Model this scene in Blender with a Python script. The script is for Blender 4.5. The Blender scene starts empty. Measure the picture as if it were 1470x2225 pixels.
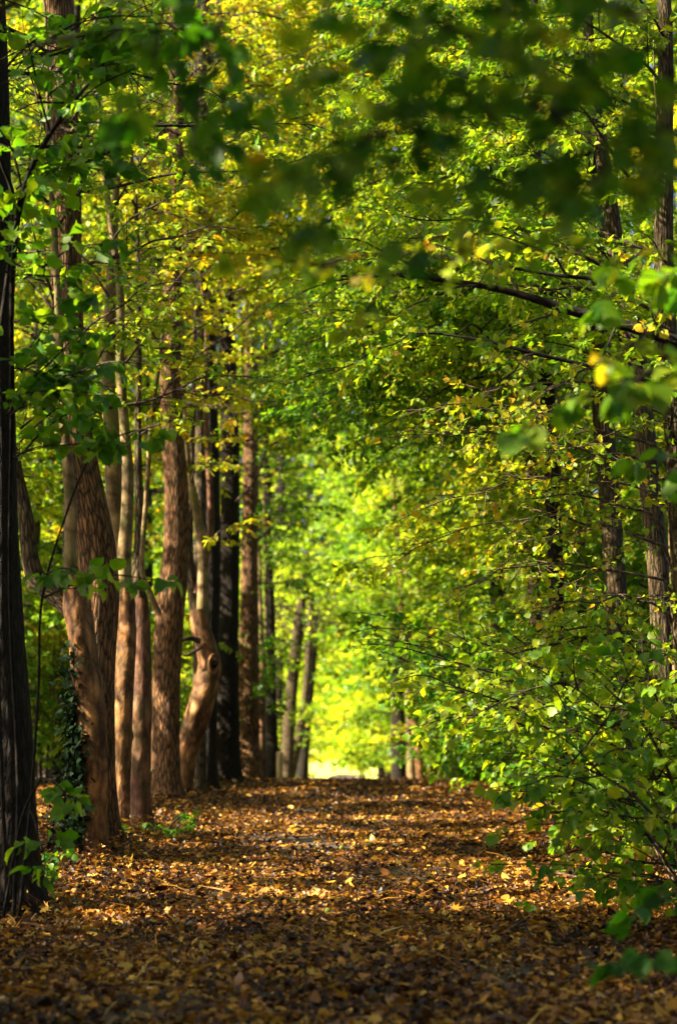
import bpy, math, random
import numpy as np
from mathutils import Vector

rng = np.random.default_rng(7)
random.seed(7)
S = bpy.context.scene
COL = S.collection
R = math.radians

# ------------------------------------------------------------------ camera numbers
F, CX, CY = 4153.0, 735.0, 1112.5
PITCH = math.atan((1500 - CY) / F)
CAMZ = 1.6

def at(px, py, d):
    a = (px - CX) / F
    b = (CY - py) / F
    dy = math.cos(PITCH) - b * math.sin(PITCH)
    dz = math.sin(PITCH) + b * math.cos(PITCH)
    t = d / dy
    return np.array([a * t, d, CAMZ + dz * t])

def sstep(t):
    t = np.clip(t, 0, 1)
    return t * t * (3 - 2 * t)

def gz(x, y):
    """height of the ground"""
    x = np.asarray(x, float); y = np.asarray(y, float)
    z = -3.3 * sstep((y - 29) / 58)
    z = z + 1.5 * sstep((y - 96) / 44)
    z = z + 0.13 * sstep((-x - 1.5) / 0.9) * sstep((y - 12) / 8) + 0.10 * sstep((x - 2.0) / 1.5)
    z = z + 0.018 * np.sin(x * 2.1 + y * .7) + 0.014 * np.sin(y * 1.3 - x * .6)
    return z

# ------------------------------------------------------------------ materials
def newmat(name):
    m = bpy.data.materials.new(name); m.use_nodes = True
    nt = m.node_tree
    for n in list(nt.nodes): nt.nodes.remove(n)
    out = nt.nodes.new('ShaderNodeOutputMaterial')
    return m, nt, out

def N(nt, t, **kw):
    n = nt.nodes.new(t)
    for k, v in kw.items():
        if k.startswith('i_'):
            n.inputs[k[2:].replace('_', ' ')].default_value = v
        else: setattr(n, k, v)
    return n

def ramp(nt, stops, interp='LINEAR'):
    r = N(nt, 'ShaderNodeValToRGB'); cr = r.color_ramp; cr.interpolation = interp
    while len(cr.elements) < len(stops): cr.elements.new(0.5)
    for e, (p, c) in zip(cr.elements, stops):
        e.position = p; e.color = (*c, 1)
    return r

LEAFRAMP = [(0.0, (0.016, 0.085, 0.008)), (0.25, (0.042, 0.150, 0.006)), (0.42, (0.115, 0.235, 0.008)),
            (0.62, (0.270, 0.340, 0.012)), (0.78, (0.480, 0.360, 0.016)), (0.90, (0.420, 0.170, 0.015)), (1.0, (0.140, 0.055, 0.014))]

def leaf_mat(name, rough=.45, trans=.56, spec=.35, ramp_=None):
    m, nt, out = newmat(name)
    at_ = N(nt, 'ShaderNodeAttribute', attribute_name='tint')
    geo = N(nt, 'ShaderNodeNewGeometry')
    noi = N(nt, 'ShaderNodeTexNoise'); noi.inputs['Scale'].default_value = 26
    tc = N(nt, 'ShaderNodeTexCoord')
    nt.links.new(tc.outputs['Object'], noi.inputs['Vector'])
    a = N(nt, 'ShaderNodeMath', operation='MULTIPLY_ADD'); a.inputs[1].default_value = .16
    nt.links.new(geo.outputs['Random Per Island'], a.inputs[0]); nt.links.new(at_.outputs['Fac'], a.inputs[2])
    b = N(nt, 'ShaderNodeMath', operation='MULTIPLY_ADD'); b.inputs[1].default_value = .24
    nt.links.new(noi.outputs['Fac'], b.inputs[0]); nt.links.new(a.outputs[0], b.inputs[2])
    c = N(nt, 'ShaderNodeMath', operation='SUBTRACT'); c.inputs[1].default_value = .135
    nt.links.new(b.outputs[0], c.inputs[0])
    r = ramp(nt, ramp_ or LEAFRAMP); nt.links.new(c.outputs[0], r.inputs[0])
    p = N(nt, 'ShaderNodeBsdfPrincipled'); p.inputs['Roughness'].default_value = rough
    p.inputs['Specular IOR Level'].default_value = spec
    nt.links.new(r.outputs[0], p.inputs['Base Color'])
    t = N(nt, 'ShaderNodeBsdfTranslucent')
    g = N(nt, 'ShaderNodeMix', data_type='RGBA', blend_type='MULTIPLY'); g.inputs[0].default_value = 1
    nt.links.new(r.outputs[0], g.inputs[6]); g.inputs[7].default_value = (1.7, 1.55, .6, 1)
    nt.links.new(g.outputs[2], t.inputs['Color'])
    mx = N(nt, 'ShaderNodeMixShader'); mx.inputs[0].default_value = trans
    nt.links.new(p.outputs[0], mx.inputs[1]); nt.links.new(t.outputs[0], mx.inputs[2])
    nt.links.new(mx.outputs[0], out.inputs['Surface'])
    return m

def bark_mat(name, dark, light, sx=34, sy=5, bump=.9, moss=0.0, rough=.85, furrow=1.5, stain=0.0):
    """furrowed bark in the tube's own UV (metres round, metres along)"""
    m, nt, out = newmat(name)
    uv = N(nt, 'ShaderNodeUVMap')
    mp = N(nt, 'ShaderNodeMapping'); mp.inputs['Scale'].default_value = (sx, sy, 1)
    nt.links.new(uv.outputs[0], mp.inputs['Vector'])
    n0 = N(nt, 'ShaderNodeTexNoise'); n0.inputs['Scale'].default_value = 1.2; n0.inputs['Detail'].default_value = 3
    nt.links.new(mp.outputs[0], n0.inputs['Vector'])
    ad = N(nt, 'ShaderNodeMix', data_type='VECTOR'); ad.inputs[0].default_value = .5
    nt.links.new(mp.outputs[0], ad.inputs[4]); nt.links.new(n0.outputs['Color'], ad.inputs[5])
    vo = N(nt, 'ShaderNodeTexVoronoi', feature='DISTANCE_TO_EDGE'); vo.inputs['Scale'].default_value = 1.6
    nt.links.new(ad.outputs[1], vo.inputs['Vector'])
    n1 = N(nt, 'ShaderNodeTexNoise'); n1.inputs['Scale'].default_value = 4; n1.inputs['Detail'].default_value = 6
    nt.links.new(mp.outputs[0], n1.inputs['Vector'])
    n2 = N(nt, 'ShaderNodeTexNoise'); n2.inputs['Scale'].default_value = 3.0; n2.inputs['Detail'].default_value = 5
    nt.links.new(uv.outputs[0], n2.inputs['Vector'])
    mul = N(nt, 'ShaderNodeMath', operation='MULTIPLY_ADD'); mul.inputs[1].default_value = furrow
    n1s = N(nt, 'ShaderNodeMath', operation='MULTIPLY'); n1s.inputs[1].default_value = .6
    nt.links.new(n1.outputs['Fac'], n1s.inputs[0])
    nt.links.new(vo.outputs['Distance'], mul.inputs[0]); nt.links.new(n1s.outputs[0], mul.inputs[2])
    r = ramp(nt, [(.30, dark), (.85, light)]); nt.links.new(mul.outputs[0], r.inputs[0])
    sm = N(nt, 'ShaderNodeMapping'); sm.inputs['Scale'].default_value = (9, 1.6, 1); nt.links.new(uv.outputs[0], sm.inputs['Vector'])
    n3 = N(nt, 'ShaderNodeTexNoise'); n3.inputs['Scale'].default_value = 1.5; n3.inputs['Detail'].default_value = 7; n3.inputs['Roughness'].default_value = .7
    nt.links.new(sm.outputs[0], n3.inputs['Vector'])
    r3 = ramp(nt, [(.38, (1 - stain,) * 3), (.58, (1, 1, 1))]); nt.links.new(n3.outputs['Fac'], r3.inputs[0])
    ms = N(nt, 'ShaderNodeMix', data_type='RGBA', blend_type='MULTIPLY'); ms.inputs[0].default_value = 1
    nt.links.new(r.outputs[0], ms.inputs[6]); nt.links.new(r3.outputs[0], ms.inputs[7])
    mixm = N(nt, 'ShaderNodeMix', data_type='RGBA')
    r2 = ramp(nt, [(.45, (0, 0, 0)), (.7, (moss, moss, moss))]); nt.links.new(n2.outputs['Fac'], r2.inputs[0])
    nt.links.new(r2.outputs[0], mixm.inputs[0]); nt.links.new(ms.outputs[2], mixm.inputs[6])
    mixm.inputs[7].default_value = (.10, .12, .02, 1)
    p = N(nt, 'ShaderNodeBsdfPrincipled'); p.inputs['Roughness'].default_value = rough
    p.inputs['Specular IOR Level'].default_value = .2
    nt.links.new(mixm.outputs[2], p.inputs['Base Color'])
    bp = N(nt, 'ShaderNodeBump'); bp.inputs['Strength'].default_value = bump; bp.inputs['Distance'].default_value = .03
    nt.links.new(mul.outputs[0], bp.inputs['Height']); nt.links.new(bp.outputs[0], p.inputs['Normal'])
    nt.links.new(p.outputs[0], out.inputs['Surface'])
    return m

M = {}
M['leaf'] = leaf_mat('leaf_green')
M['leaf_matt'] = leaf_mat('leaf_soft', .6, .56, .2)
M['leaf_lime_lit'] = leaf_mat('lime_lit_leaf', .5, .6, .25, [(0, (.04, .13, .006)), (.3, (.11, .24, .010)), (.5, (.24, .38, .015)), (.7, (.42, .46, .025)), (.85, (.58, .46, .03)), (1, (.5, .28, .03))])  # paler than the other leaves: the far sunlit glow is painted in
M['ivy'] = leaf_mat('ivy_leaf', .65, .12, .08, [(0, (.004, .013, .004)), (.5, (.010, .030, .006)), (1, (.03, .055, .01))])
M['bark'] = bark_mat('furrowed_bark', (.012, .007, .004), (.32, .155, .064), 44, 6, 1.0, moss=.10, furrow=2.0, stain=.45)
M['bark_shaded'] = bark_mat('shaded_furrowed_bark', (.004, .003, .002), (.024, .014, .008), 40, 7, moss=.05, furrow=2.0)  # furrowed bark with the trunks' shade put into its colour
M['bark_grey'] = bark_mat('grey_furrowed_bark', (.012, .008, .005), (.115, .074, .038), 40, 7, moss=.2, furrow=2.0)
M['smooth'] = bark_mat('smooth_brown_bark', (.10, .045, .018), (.37, .172, .060), 7, 4, .5, .15, .7, stain=.72)
M['smooth_pale'] = bark_mat('smooth_olive_bark', (.12, .075, .03), (.29, .195, .085), 6, 5, .4, .7, .65, stain=.6)
M['smooth_pink'] = bark_mat('smooth_reddish_bark', (.09, .038, .020), (.24, .112, .058), 7, 4, .5, .25, .7, stain=.7)
M['twig'] = bark_mat('twig_bark', (.012, .008, .005), (.06, .04, .023), 30, 12, .3)
M['twig_pale'] = bark_mat('pale_twig_bark', (.04, .027, .017), (.17, .115, .07), 30, 12, .3)
M['twig_shaded'] = bark_mat('shaded_twig_bark', (.004, .003, .002), (.018, .012, .008), 20, 8, .4)  # twig bark darkened to paint limbs and boughs as silhouettes

# litter
def litter_mat():
    m, nt, out = newmat('dry_leaf')
    at_ = N(nt, 'ShaderNodeAttribute', attribute_name='tint')
    r = ramp(nt, [(0, (.010, .004, .002)), (.25, (.070, .024, .006)), (.5, (.28, .105, .011)), (.72, (.48, .235, .018)), (.9, (.60, .35, .045)), (1, (.74, .56, .28))])
    nt.links.new(at_.outputs['Fac'], r.inputs[0])
    p = N(nt, 'ShaderNodeBsdfPrincipled'); p.inputs['Roughness'].default_value = .5
    p.inputs['Specular IOR Level'].default_value = .4
    nt.links.new(r.outputs[0], p.inputs['Base Color'])
    t = N(nt, 'ShaderNodeBsdfTranslucent'); nt.links.new(r.outputs[0], t.inputs['Color'])
    mx = N(nt, 'ShaderNodeMixShader'); mx.inputs[0].default_value = .22
    nt.links.new(p.outputs[0], mx.inputs[1]); nt.links.new(t.outputs[0], mx.inputs[2])
    nt.links.new(mx.outputs[0], out.inputs['Surface'])
    return m
M['litter'] = litter_mat()

def earth_mat(name, c0, c1, sc=9, rough=.9, bump=.5):
    m, nt, out = newmat(name)
    tc = N(nt, 'ShaderNodeTexCoord')
    n = N(nt, 'ShaderNodeTexNoise'); n.inputs['Scale'].default_value = sc; n.inputs['Detail'].default_value = 8
    n.inputs['Roughness'].default_value = .7
    nt.links.new(tc.outputs['Object'], n.inputs['Vector'])
    r = ramp(nt, [(.35, c0), (.68, c1)]); nt.links.new(n.outputs['Fac'], r.inputs[0])
    p = N(nt, 'ShaderNodeBsdfPrincipled'); p.inputs['Roughness'].default_value = rough
    nt.links.new(r.outputs[0], p.inputs['Base Color'])
    b = N(nt, 'ShaderNodeBump'); b.inputs['Strength'].default_value = bump; b.inputs['Distance'].default_value = .03
    nt.links.new(n.outputs['Fac'], b.inputs['Height']); nt.links.new(b.outputs[0], p.inputs['Normal'])
    nt.links.new(p.outputs[0], out.inputs['Surface'])
    return m
M['soil'] = earth_mat('forest_soil', (.012, .007, .004), (.06, .032, .015))
M['path'] = earth_mat('worn_path', (.022, .014, .010), (.075, .054, .045), 14, .6)
M['grass'] = earth_mat('meadow_grass', (.30, .32, .05), (.5, .48, .10), 3)
M['fruit'] = earth_mat('green_fruit_skin', (.16, .20, .02), (.30, .30, .03), 20, .45, .1)
M['post'] = earth_mat('weathered_post', (.30, .20, .09), (.5, .36, .17), 20, .8)

# ------------------------------------------------------------------ mesh builders
def link(name, me, mat, parent=None):
    o = bpy.data.objects.new(name, me); COL.objects.link(o)
    if mat is not None: me.materials.append(mat)
    if parent is not None: o.parent = parent
    return o

def make_mesh(name, V, loops, starts, uv=None, tint=None, smooth=True):
    me = bpy.data.meshes.new(name)
    V = np.ascontiguousarray(V, np.float32)
    me.vertices.add(len(V)); me.vertices.foreach_set('co', V.ravel())
    loops = np.ascontiguousarray(loops, np.int32)
    me.loops.add(len(loops)); me.loops.foreach_set('vertex_index', loops)
    me.polygons.add(len(starts)); me.polygons.foreach_set('loop_start', np.ascontiguousarray(starts, np.int32))
    if smooth: me.polygons.foreach_set('use_smooth', np.ones(len(starts), bool))
    if uv is not None:
        l = me.uv_layers.new(name='UVMap')
        l.data.foreach_set('uv', np.ascontiguousarray(uv[loops], np.float32).ravel())
    if tint is not None:
        a = me.attributes.new('tint', 'FLOAT', 'POINT'); a.data.foreach_set('value', np.ascontiguousarray(tint, np.float32))
    me.update(calc_edges=True); me.validate()
    return me

def unit(v):
    return v / np.maximum(np.linalg.norm(v, axis=-1, keepdims=True), 1e-9)

def catmull(P, k=6):
    P = np.asarray(P, float)
    if len(P) < 3: 
        t = np.linspace(0, 1, k + 1)[:, None]
        return P[0] * (1 - t) + P[-1] * t
    Q = np.vstack([2 * P[0] - P[1], P, 2 * P[-1] - P[-2]])
    out = []
    for i in range(1, len(Q) - 2):
        p0, p1, p2, p3 = Q[i - 1], Q[i], Q[i + 1], Q[i + 2]
        for t in np.arange(k) / k:
            out.append(.5 * (2 * p1 + (p2 - p0) * t + (2 * p0 - 5 * p1 + 4 * p2 - p3) * t * t + (3 * p1 - p0 - 3 * p2 + p3) * t ** 3))
    out.append(P[-1])
    return np.array(out)

class Wood:
    def __init__(s): s.V = []; s.L = []; s.U = []; s.n = 0
    def tube(s, P, rad, n=8, ridge=0.0, lump=0.0, knobs=(), roots=0.0):
        P = np.asarray(P, float); m = len(P); rad = np.asarray(rad, float)
        T = unit(np.gradient(P, axis=0))
        ref = np.array([1., 0, 0]) if abs(T[0][0]) < .8 else np.array([0, 0, 1.])
        A = np.zeros_like(P); a = ref
        for i in range(m):
            a = a - T[i] * a.dot(T[i]); a = a / max(np.linalg.norm(a), 1e-9); A[i] = a
        B = np.cross(T, A)
        seg = np.r_[0, np.cumsum(np.linalg.norm(np.diff(P, axis=0), axis=1))]
        th = np.linspace(0, 2 * math.pi, n + 1)
        rr = np.repeat(rad[:, None], n + 1, 1)
        if ridge or lump:
            sg = seg[:, None]; ph = rng.uniform(0, 6.28, 12)
            w = .35 * np.sin(sg * 2.1 + ph[0]) + .2 * np.sin(sg * 5.3 + ph[1])
            if ridge:
                q = 0
                for k, (fr, am) in enumerate(((11, 1), (17, .9), (26, .7))):
                    q = q + am * np.sin(fr * (th[None] + w * (.5 + .2 * k)) + ph[2 + k] + sg * (3 + 4 * k) * .3)
                rr = rr * (1 + ridge * (np.abs(q) ** .8 - 1))
            if lump:
                rr = rr * (1 + lump * (np.sin(2 * th[None] + sg * 1.7 + ph[6]) + .8 * np.sin(3 * th[None] - sg * 3.1 + ph[7]) + .7 * np.sin(th[None] + sg * 6.1 + ph[8])))
        if roots:
            ph = rng.uniform(0, 6.28, 2)
            lob = np.clip(np.sin(4 * th + ph[0]) + .7 * np.sin(3 * th + ph[1]), 0, 2)[None]
            rr = rr * (1 + roots * np.exp(-seg[:, None] / .16) * (.25 + lob))
        for (ks, kth, kr, kh) in knobs:      # along, angle, radius, height (metres)
            dth = np.angle(np.exp(1j * (th[None] - kth))) * rr
            d2 = (seg[:, None] - ks) ** 2 + dth ** 2
            rr = rr + kh * np.exp(-d2 / kr ** 2)
        V = P[:, None] + rr[..., None] * (np.cos(th)[None, :, None] * A[:, None] + np.sin(th)[None, :, None] * B[:, None])
        U = np.stack([np.broadcast_to(th[None] * rad.mean(), (m, n + 1)), np.broadcast_to(seg[:, None], (m, n + 1))], -1)
        i = np.arange(m - 1)[:, None] * (n + 1) + np.arange(n)[None]
        q = np.stack([i, i + 1, i + n + 2, i + n + 1], -1).reshape(-1, 4) + s.n
        s.V.append(V.reshape(-1, 3)); s.U.append(U.reshape(-1, 2)); s.L.append(q); s.n += m * (n + 1)
        # cap at the far end
        return V
    def twigs(s, P, rad, n=3):
        """many thin twigs at once: P (K,m,3), rad (K,m)"""
        K, m = P.shape[:2]
        if K == 0: return
        T = unit(np.gradient(P, axis=1))
        A = unit(np.cross(T, np.array([.13, .21, 1.])))
        B = np.cross(T, A)
        th = np.arange(n) * 2 * math.pi / n
        V = P[:, :, None] + rad[:, :, None, None] * (np.cos(th)[None, None, :, None] * A[:, :, None] + np.sin(th)[None, None, :, None] * B[:, :, None])
        base = (np.arange(K) * m * n)[:, None, None] + (np.arange(m - 1) * n)[None, :, None]
        j = np.arange(n)[None, None]; j2 = (np.arange(n) + 1)[None, None] % n
        q = np.stack([base + j, base + j2, base + n + j2, base + n + j], -1).reshape(-1, 4) + s.n
        U = np.stack([np.broadcast_to(th[None, None] * .02, (K, m, n)), np.broadcast_to(np.linspace(0, 1, m)[None, :, None], (K, m, n))], -1)
        s.V.append(V.reshape(-1, 3)); s.U.append(U.reshape(-1, 2)); s.L.append(q); s.n += K * m * n
    def build(s, name, mat, parent=None):
        if not s.V: return None
        V = np.vstack(s.V); L = np.vstack(s.L)
        return link(name, make_mesh(name, V, L.ravel(), np.arange(len(L)) * 4, np.vstack(s.U)), mat, parent)

# leaf templates: verts (along, across, up), polygons
def tpl_simple():
    v = [(0, 0, 0), (.28, .30, .07), (.66, .29, .06), (1.05, 0, -.08), (.66, -.29, .06), (.28, -.30, .07)]
    return np.array(v, float), [(0, 1, 2, 3), (0, 3, 4, 5)]
def tpl_fine():
    """rounded ovate leaf with a toothed edge and folded midrib"""
    xs = [0, .10, .25, .42, .60, .77, .90]; ws = [.04, .27, .40, .42, .36, .22, .09]
    v = [(-.18, 0, 0)]
    f = []
    for i, (x, w) in enumerate(zip(xs, ws)):
        z = -.22 * (x - .3) ** 2
        j = .035 * (1 if i % 2 else -1)
        v += [(x + j * .6, -(w + j), z + .09 * w * 3), (x, 0, z), (x + j * .6, w + j, z + .09 * w * 3)]
    n = len(v); v.append((1.04, 0, -.14))
    f += [(0, 2, 1), (0, 3, 2)]
    for i in range(len(xs) - 1):
        a = 1 + 3 * i
        f += [(a, a + 1, a + 4, a + 3), (a + 1, a + 2, a + 5, a + 4)]
    a = 1 + 3 * (len(xs) - 1)
    f += [(a, a + 1, n), (a + 1, a + 2, n)]
    return np.array(v, float), f
def tpl_maple():
    pts = []
    lob = [(-150, .42), (-118, .26), (-88, .62), (-62, .30), (-42, .82), (-20, .42), (0, 1.0), (20, .42), (42, .82), (62, .30), (88, .62), (118, .26), (150, .42)]
    v = [(.32, 0, .0)]
    for a, r in lob:
        a = math.radians(a); v.append((.32 + .62 * r * math.cos(a), .62 * r * math.sin(a), -.16 * r * r + .04))
    v.append((.08, 0, 0))
    n = len(v) - 1
    f = [(0, i, i + 1) for i in range(1, len(lob))] + [(0, n - 1, n), (0, n, 1)]
    return np.array(v, float), f
def tpl_ivy():
    v = [(0, 0, 0), (-.05, .30, .03), (.25, .48, .0), (.45, .22, .04), (1, 0, -.06), (.45, -.22, .04), (.25, -.48, 0), (-.05, -.30, .03)]
    return np.array(v, float), [(0, 1, 2, 3), (0, 3, 4), (0, 4, 5), (0, 5, 6, 7)]
def tpl_dry(k):
    v = []
    w = [.10, .32, .36, .10]
    for i in range(4):
        x = i / 3
        for j in (-1, 0, 1):
            z = [.34 * (x - .5) ** 2 + .20 * abs(j), .10 * math.sin(x * 6) + .22 * j * (x - .4), .3 * x * x * (1 - .3 * j)][k]
            v.append((x - .5, w[i] * j * (1 + .12 * math.sin(i * 9 + j)), z))
    f = [(3 * i + j, 3 * i + j + 1, 3 * i + j + 4, 3 * i + j + 3) for i in range(3) for j in range(2)]
    return np.array(v, float), f
def tpl_sliver():
    v = [(-.5, -.02, .02), (-.1, -.025, .05), (.5, -.01, 0), (.5, .01, .01), (-.1, .025, .07), (-.5, .02, .03)]
    return np.array(v, float), [(0, 1, 4, 5), (1, 2, 3, 4)]
TPL = {'sliver': tpl_sliver(), 'simple': tpl_simple(), 'fine': tpl_fine(), 'maple': tpl_maple(), 'ivy': tpl_ivy(), 'dry0': tpl_dry(0), 'dry1': tpl_dry(1), 'dry2': tpl_dry(2)}

class Leaves:
    def __init__(s): s.p = []; s.a = []; s.n = []; s.s = []; s.t = []
    def add(s, p, a, n, size, tint):
        s.p.append(p); s.a.append(a); s.n.append(n); s.s.append(size); s.t.append(tint)
    def count(s): return sum(len(x) for x in s.p)
    def arrays(s, tpl, keep=None):
        p = np.vstack(s.p); a = unit(np.vstack(s.a)); n = np.vstack(s.n); sz = np.concatenate(s.s); t = np.concatenate(s.t)
        if keep is not None:
            k = keep(p); p, a, n, sz, t = p[k], a[k], n[k], sz[k], t[k]
        b = unit(np.cross(n, a)); n = np.cross(a, b)
        tv, tf = TPL[tpl]
        K, m = len(p), len(tv)
        w = rng.uniform(.82, 1.15, (K, 1, 1)); c = rng.uniform(.3, 2.0, (K, 1, 1)) * np.where(rng.random((K, 1, 1)) < .2, -1, 1)
        V = p[:, None] + sz[:, None, None] * (tv[None, :, 0:1] * a[:, None] + w * tv[None, :, 1:2] * b[:, None] + c * tv[None, :, 2:3] * n[:, None])
        fl = np.concatenate([np.array(f) for f in tf]); fs = np.r_[0, np.cumsum([len(f) for f in tf])[:-1]]
        loops = (np.arange(K)[:, None] * m + fl[None]).ravel(); starts = (np.arange(K)[:, None] * len(fl) + fs[None]).ravel()
        return V.reshape(-1, 3), loops, starts, np.repeat(t, m)
    def build(s, name, tpl, mat, parent=None, keep=None):
        V, l, st, t = s.arrays(tpl, keep)
        return link(name, make_mesh(name, V, l, st, None, t, smooth=(tpl in ('fine',))), mat, parent)

Z = np.array([0, 0, 1.0])
LEAFY = 1.6

def bough(W, L, start, end, r0, leaf=.08, sp=.16, sub=.16, wide=.45, sag=.12, tint=.4, tvar=.06, leafy=1.0, twig2=True, bare=.15, wob=.16, ns=5, tipr=.003):
    """one bough: a wavy axis, flat side twigs, finer twigs on those, leaves set alternately along both. W may be None"""
    start = np.asarray(start, float); end = np.asarray(end, float)
    ln = np.linalg.norm(end - start)
    m = max(5, int(ln / .3) + 2)
    t = np.linspace(0, 1, m)
    P = start + (end - start) * t[:, None]
    P[:, 2] += sag * ln * 4 * (t - t * t) * .5
    P[1:] += np.cumsum(rng.normal(0, wob * ln / m ** .75 * .6, (m - 1, 3)), axis=0)
    Ps = catmull(P, 3); ts = np.linspace(0, 1, len(Ps))
    if W is not None: W.tube(Ps, .72 * r0 * (1 - ts) ** .8 + tipr, ns)
    # first order twigs
    sp *= .8; sub *= .8
    K = max(4, int(ln * (1 - bare) / sp))
    t1 = np.clip(np.linspace(bare, 1, K) + rng.normal(0, .4 / K, K), 0, 1)
    idx = np.clip((t1 * (len(Ps) - 1)).astype(int), 0, len(Ps) - 2)
    o1 = Ps[idx] + (Ps[idx + 1] - Ps[idx]) * (t1 * (len(Ps) - 1) - idx)[:, None]
    tan = unit(Ps[idx + 1] - Ps[idx])
    roll = rng.normal(0, .35, (K, 3)) + Z
    side = unit(np.cross(tan, roll)) * np.where(np.arange(K) % 2, 1, -1)[:, None]
    ang = rng.normal(R(52), R(10), K)[:, None] * (1 - .6 * (t1[:, None] > .97))
    d1 = unit(tan * np.cos(ang) + side * np.sin(ang) + rng.normal(0, .12, (K, 3)))
    l1 = np.clip(ln * wide * (1.05 - .8 * t1) * rng.uniform(.6, 1.2, K), .12, 1.8)
    b1 = rng.normal(0, .10, (K, 3)); b1[:, 2] -= .10
    def pos(o, d, l, b, u): return o + (d * u[..., None] + b * (u ** 2)[..., None]) * l[..., None]
    u4 = np.linspace(0, 1, 5)[None]
    if W is not None:
        PP = pos(o1[:, None], d1[:, None], np.repeat(l1[:, None], 5, 1), b1[:, None], np.repeat(u4, K, 0))
        W.twigs(PP, (.0035 + .004 * l1[:, None]) * (1.1 - .85 * u4), 4 if ns > 4 else 3)
    # second order
    c = np.maximum(1, (l1 / sub).astype(int))
    k = np.repeat(np.arange(K), c); K2 = len(k)
    u2 = rng.uniform(.15, .95, K2)
    o2 = pos(o1[k], d1[k], l1[k], b1[k], u2)
    tan2 = unit(d1[k] + 2 * b1[k] * u2[:, None])
    s2 = unit(np.cross(tan2, rng.normal(0, .4, (K2, 3)) + Z)) * np.where(rng.random(K2) < .5, 1, -1)[:, None]
    d2 = unit(tan2 * .65 + s2 * .75 + rng.normal(0, .15, (K2, 3)))
    l2 = np.clip(l1[k] * (1 - u2 * .7) * rng.uniform(.25, .6, K2), .06, .5)
    b2 = rng.normal(0, .1, (K2, 3)); b2[:, 2] -= .12
    if W is not None and twig2:
        u3 = np.linspace(0, 1, 3)[None]
        PP = pos(o2[:, None], d2[:, None], np.repeat(l2[:, None], 3, 1), b2[:, None], np.repeat(u3, K2, 0))
        W.twigs(PP, (.0022 + .003 * l2[:, None]) * (1.1 - .8 * u3), 3)
    # leaves
    O = np.vstack([o1, o2]); D = np.vstack([d1, d2]); LL = np.r_[l1, l2]; B = np.vstack([b1, b2])
    lo = np.r_[np.full(K, .3), np.full(K2, .1)]
    tt = np.r_[rng.normal(0, tvar * .6, K), rng.normal(0, tvar * .4, K2)]; tt[K:] += tt[:K][k]
    cnt = np.maximum(3, (LL * leafy * LEAFY / (leaf * .62)).astype(int)); cnt = np.minimum(cnt, 40)
    kk = np.repeat(np.arange(len(O)), cnt); n = len(kk)
    within = np.arange(n) - np.repeat(np.cumsum(cnt) - cnt, cnt)
    uu = lo[kk] + (1 - lo[kk]) * (within + 1) / cnt[kk]
    p = pos(O[kk], D[kk], LL[kk], B[kk], uu)
    tn = unit(D[kk] + 2 * B[kk] * uu[:, None])
    sd = unit(np.cross(tn, Z + rng.normal(0, .3, (n, 3)))) * np.where(within % 2, 1, -1)[:, None]
    sd = sd * (uu < .96)[:, None]
    a = tn * .55 + sd * .8 + rng.normal(0, .28, (n, 3)); a[:, 2] -= rng.uniform(0, .8, n)
    nn = Z + rng.normal(0, .62, (n, 3))
    L.add(p + unit(a) * leaf * .12, a, nn, leaf * rng.uniform(.5, 1.25, n), np.clip(tint + tt[kk] + rng.normal(0, tvar, n), 0, 1))
    return Ps

def prop(o, label, cat, group=None, kind=None):
    if label: o['label'] = label
    if cat: o['category'] = cat
    if group: o['group'] = group
    if kind: o['kind'] = kind
    return o

def empty(name, loc=(0, 0, 0)):
    e = bpy.data.objects.new(name, None); COL.objects.link(e); e.location = loc; e.empty_display_size = .3
    return e

def trunk_pts(pts, d, top=None, toground=True, flare=1.35):
    """pixel outline (x, y, width[, depth]) from the foot up -> world axis and radii; continued to the ground and up to the crown's top"""
    P = []; r = []
    for q in pts:
        dd = q[3] if len(q) > 3 else d
        P.append(at(q[0], q[1], dd)); r.append(q[2] * dd / F / 2)
    if toground:
        b = P[0].copy(); g = float(gz(b[0], b[1]))
        if b[2] > g + .15:
            P.insert(0, np.array([b[0], b[1], g])); r.insert(0, r[0])
        P[0][2] = g - .06
        P.insert(1, P[0] + (P[1] - P[0]) * min(.25, .3 / max(np.linalg.norm(P[1] - P[0]), .31)))
        r.insert(1, r[0] * 1.05); r[0] *= flare
    if top:
        dv = unit(P[-1] - P[-2]); dv = unit(dv + Z * 1.2)
        h0 = P[-1][2]; n = 4
        r_end = r[-1]
        for i in range(1, n + 1):
            f = i / n
            P.append(P[-1] + dv * (top - h0) / n + rng.normal(0, .05, 3)); r.append(r_end * (1 - .8 * f))
    return np.array(P), np.array(r)

def wood_part(name, P, r, mat, parent, n=18, k=6, ridge=0, lump=0, knobs=(), roots=0):
    W = Wood()
    Ps = catmull(P, k); rs = np.interp(np.linspace(0, len(r) - 1, len(Ps)), np.arange(len(r)), r)
    W.tube(Ps, rs, n, ridge, lump, knobs, roots)
    return W.build(name, mat, parent), Ps, rs

# sun: from the left and behind the camera
EL, AZ = R(38), R(14)
TOSUN = np.array([-math.cos(EL) * math.cos(AZ), -math.cos(EL) * math.sin(AZ), math.sin(EL)])

def woods(W, name, mat, root):
    for w_ in (W if isinstance(W, list) else [W]): w_.build(name, mat, root)

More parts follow.
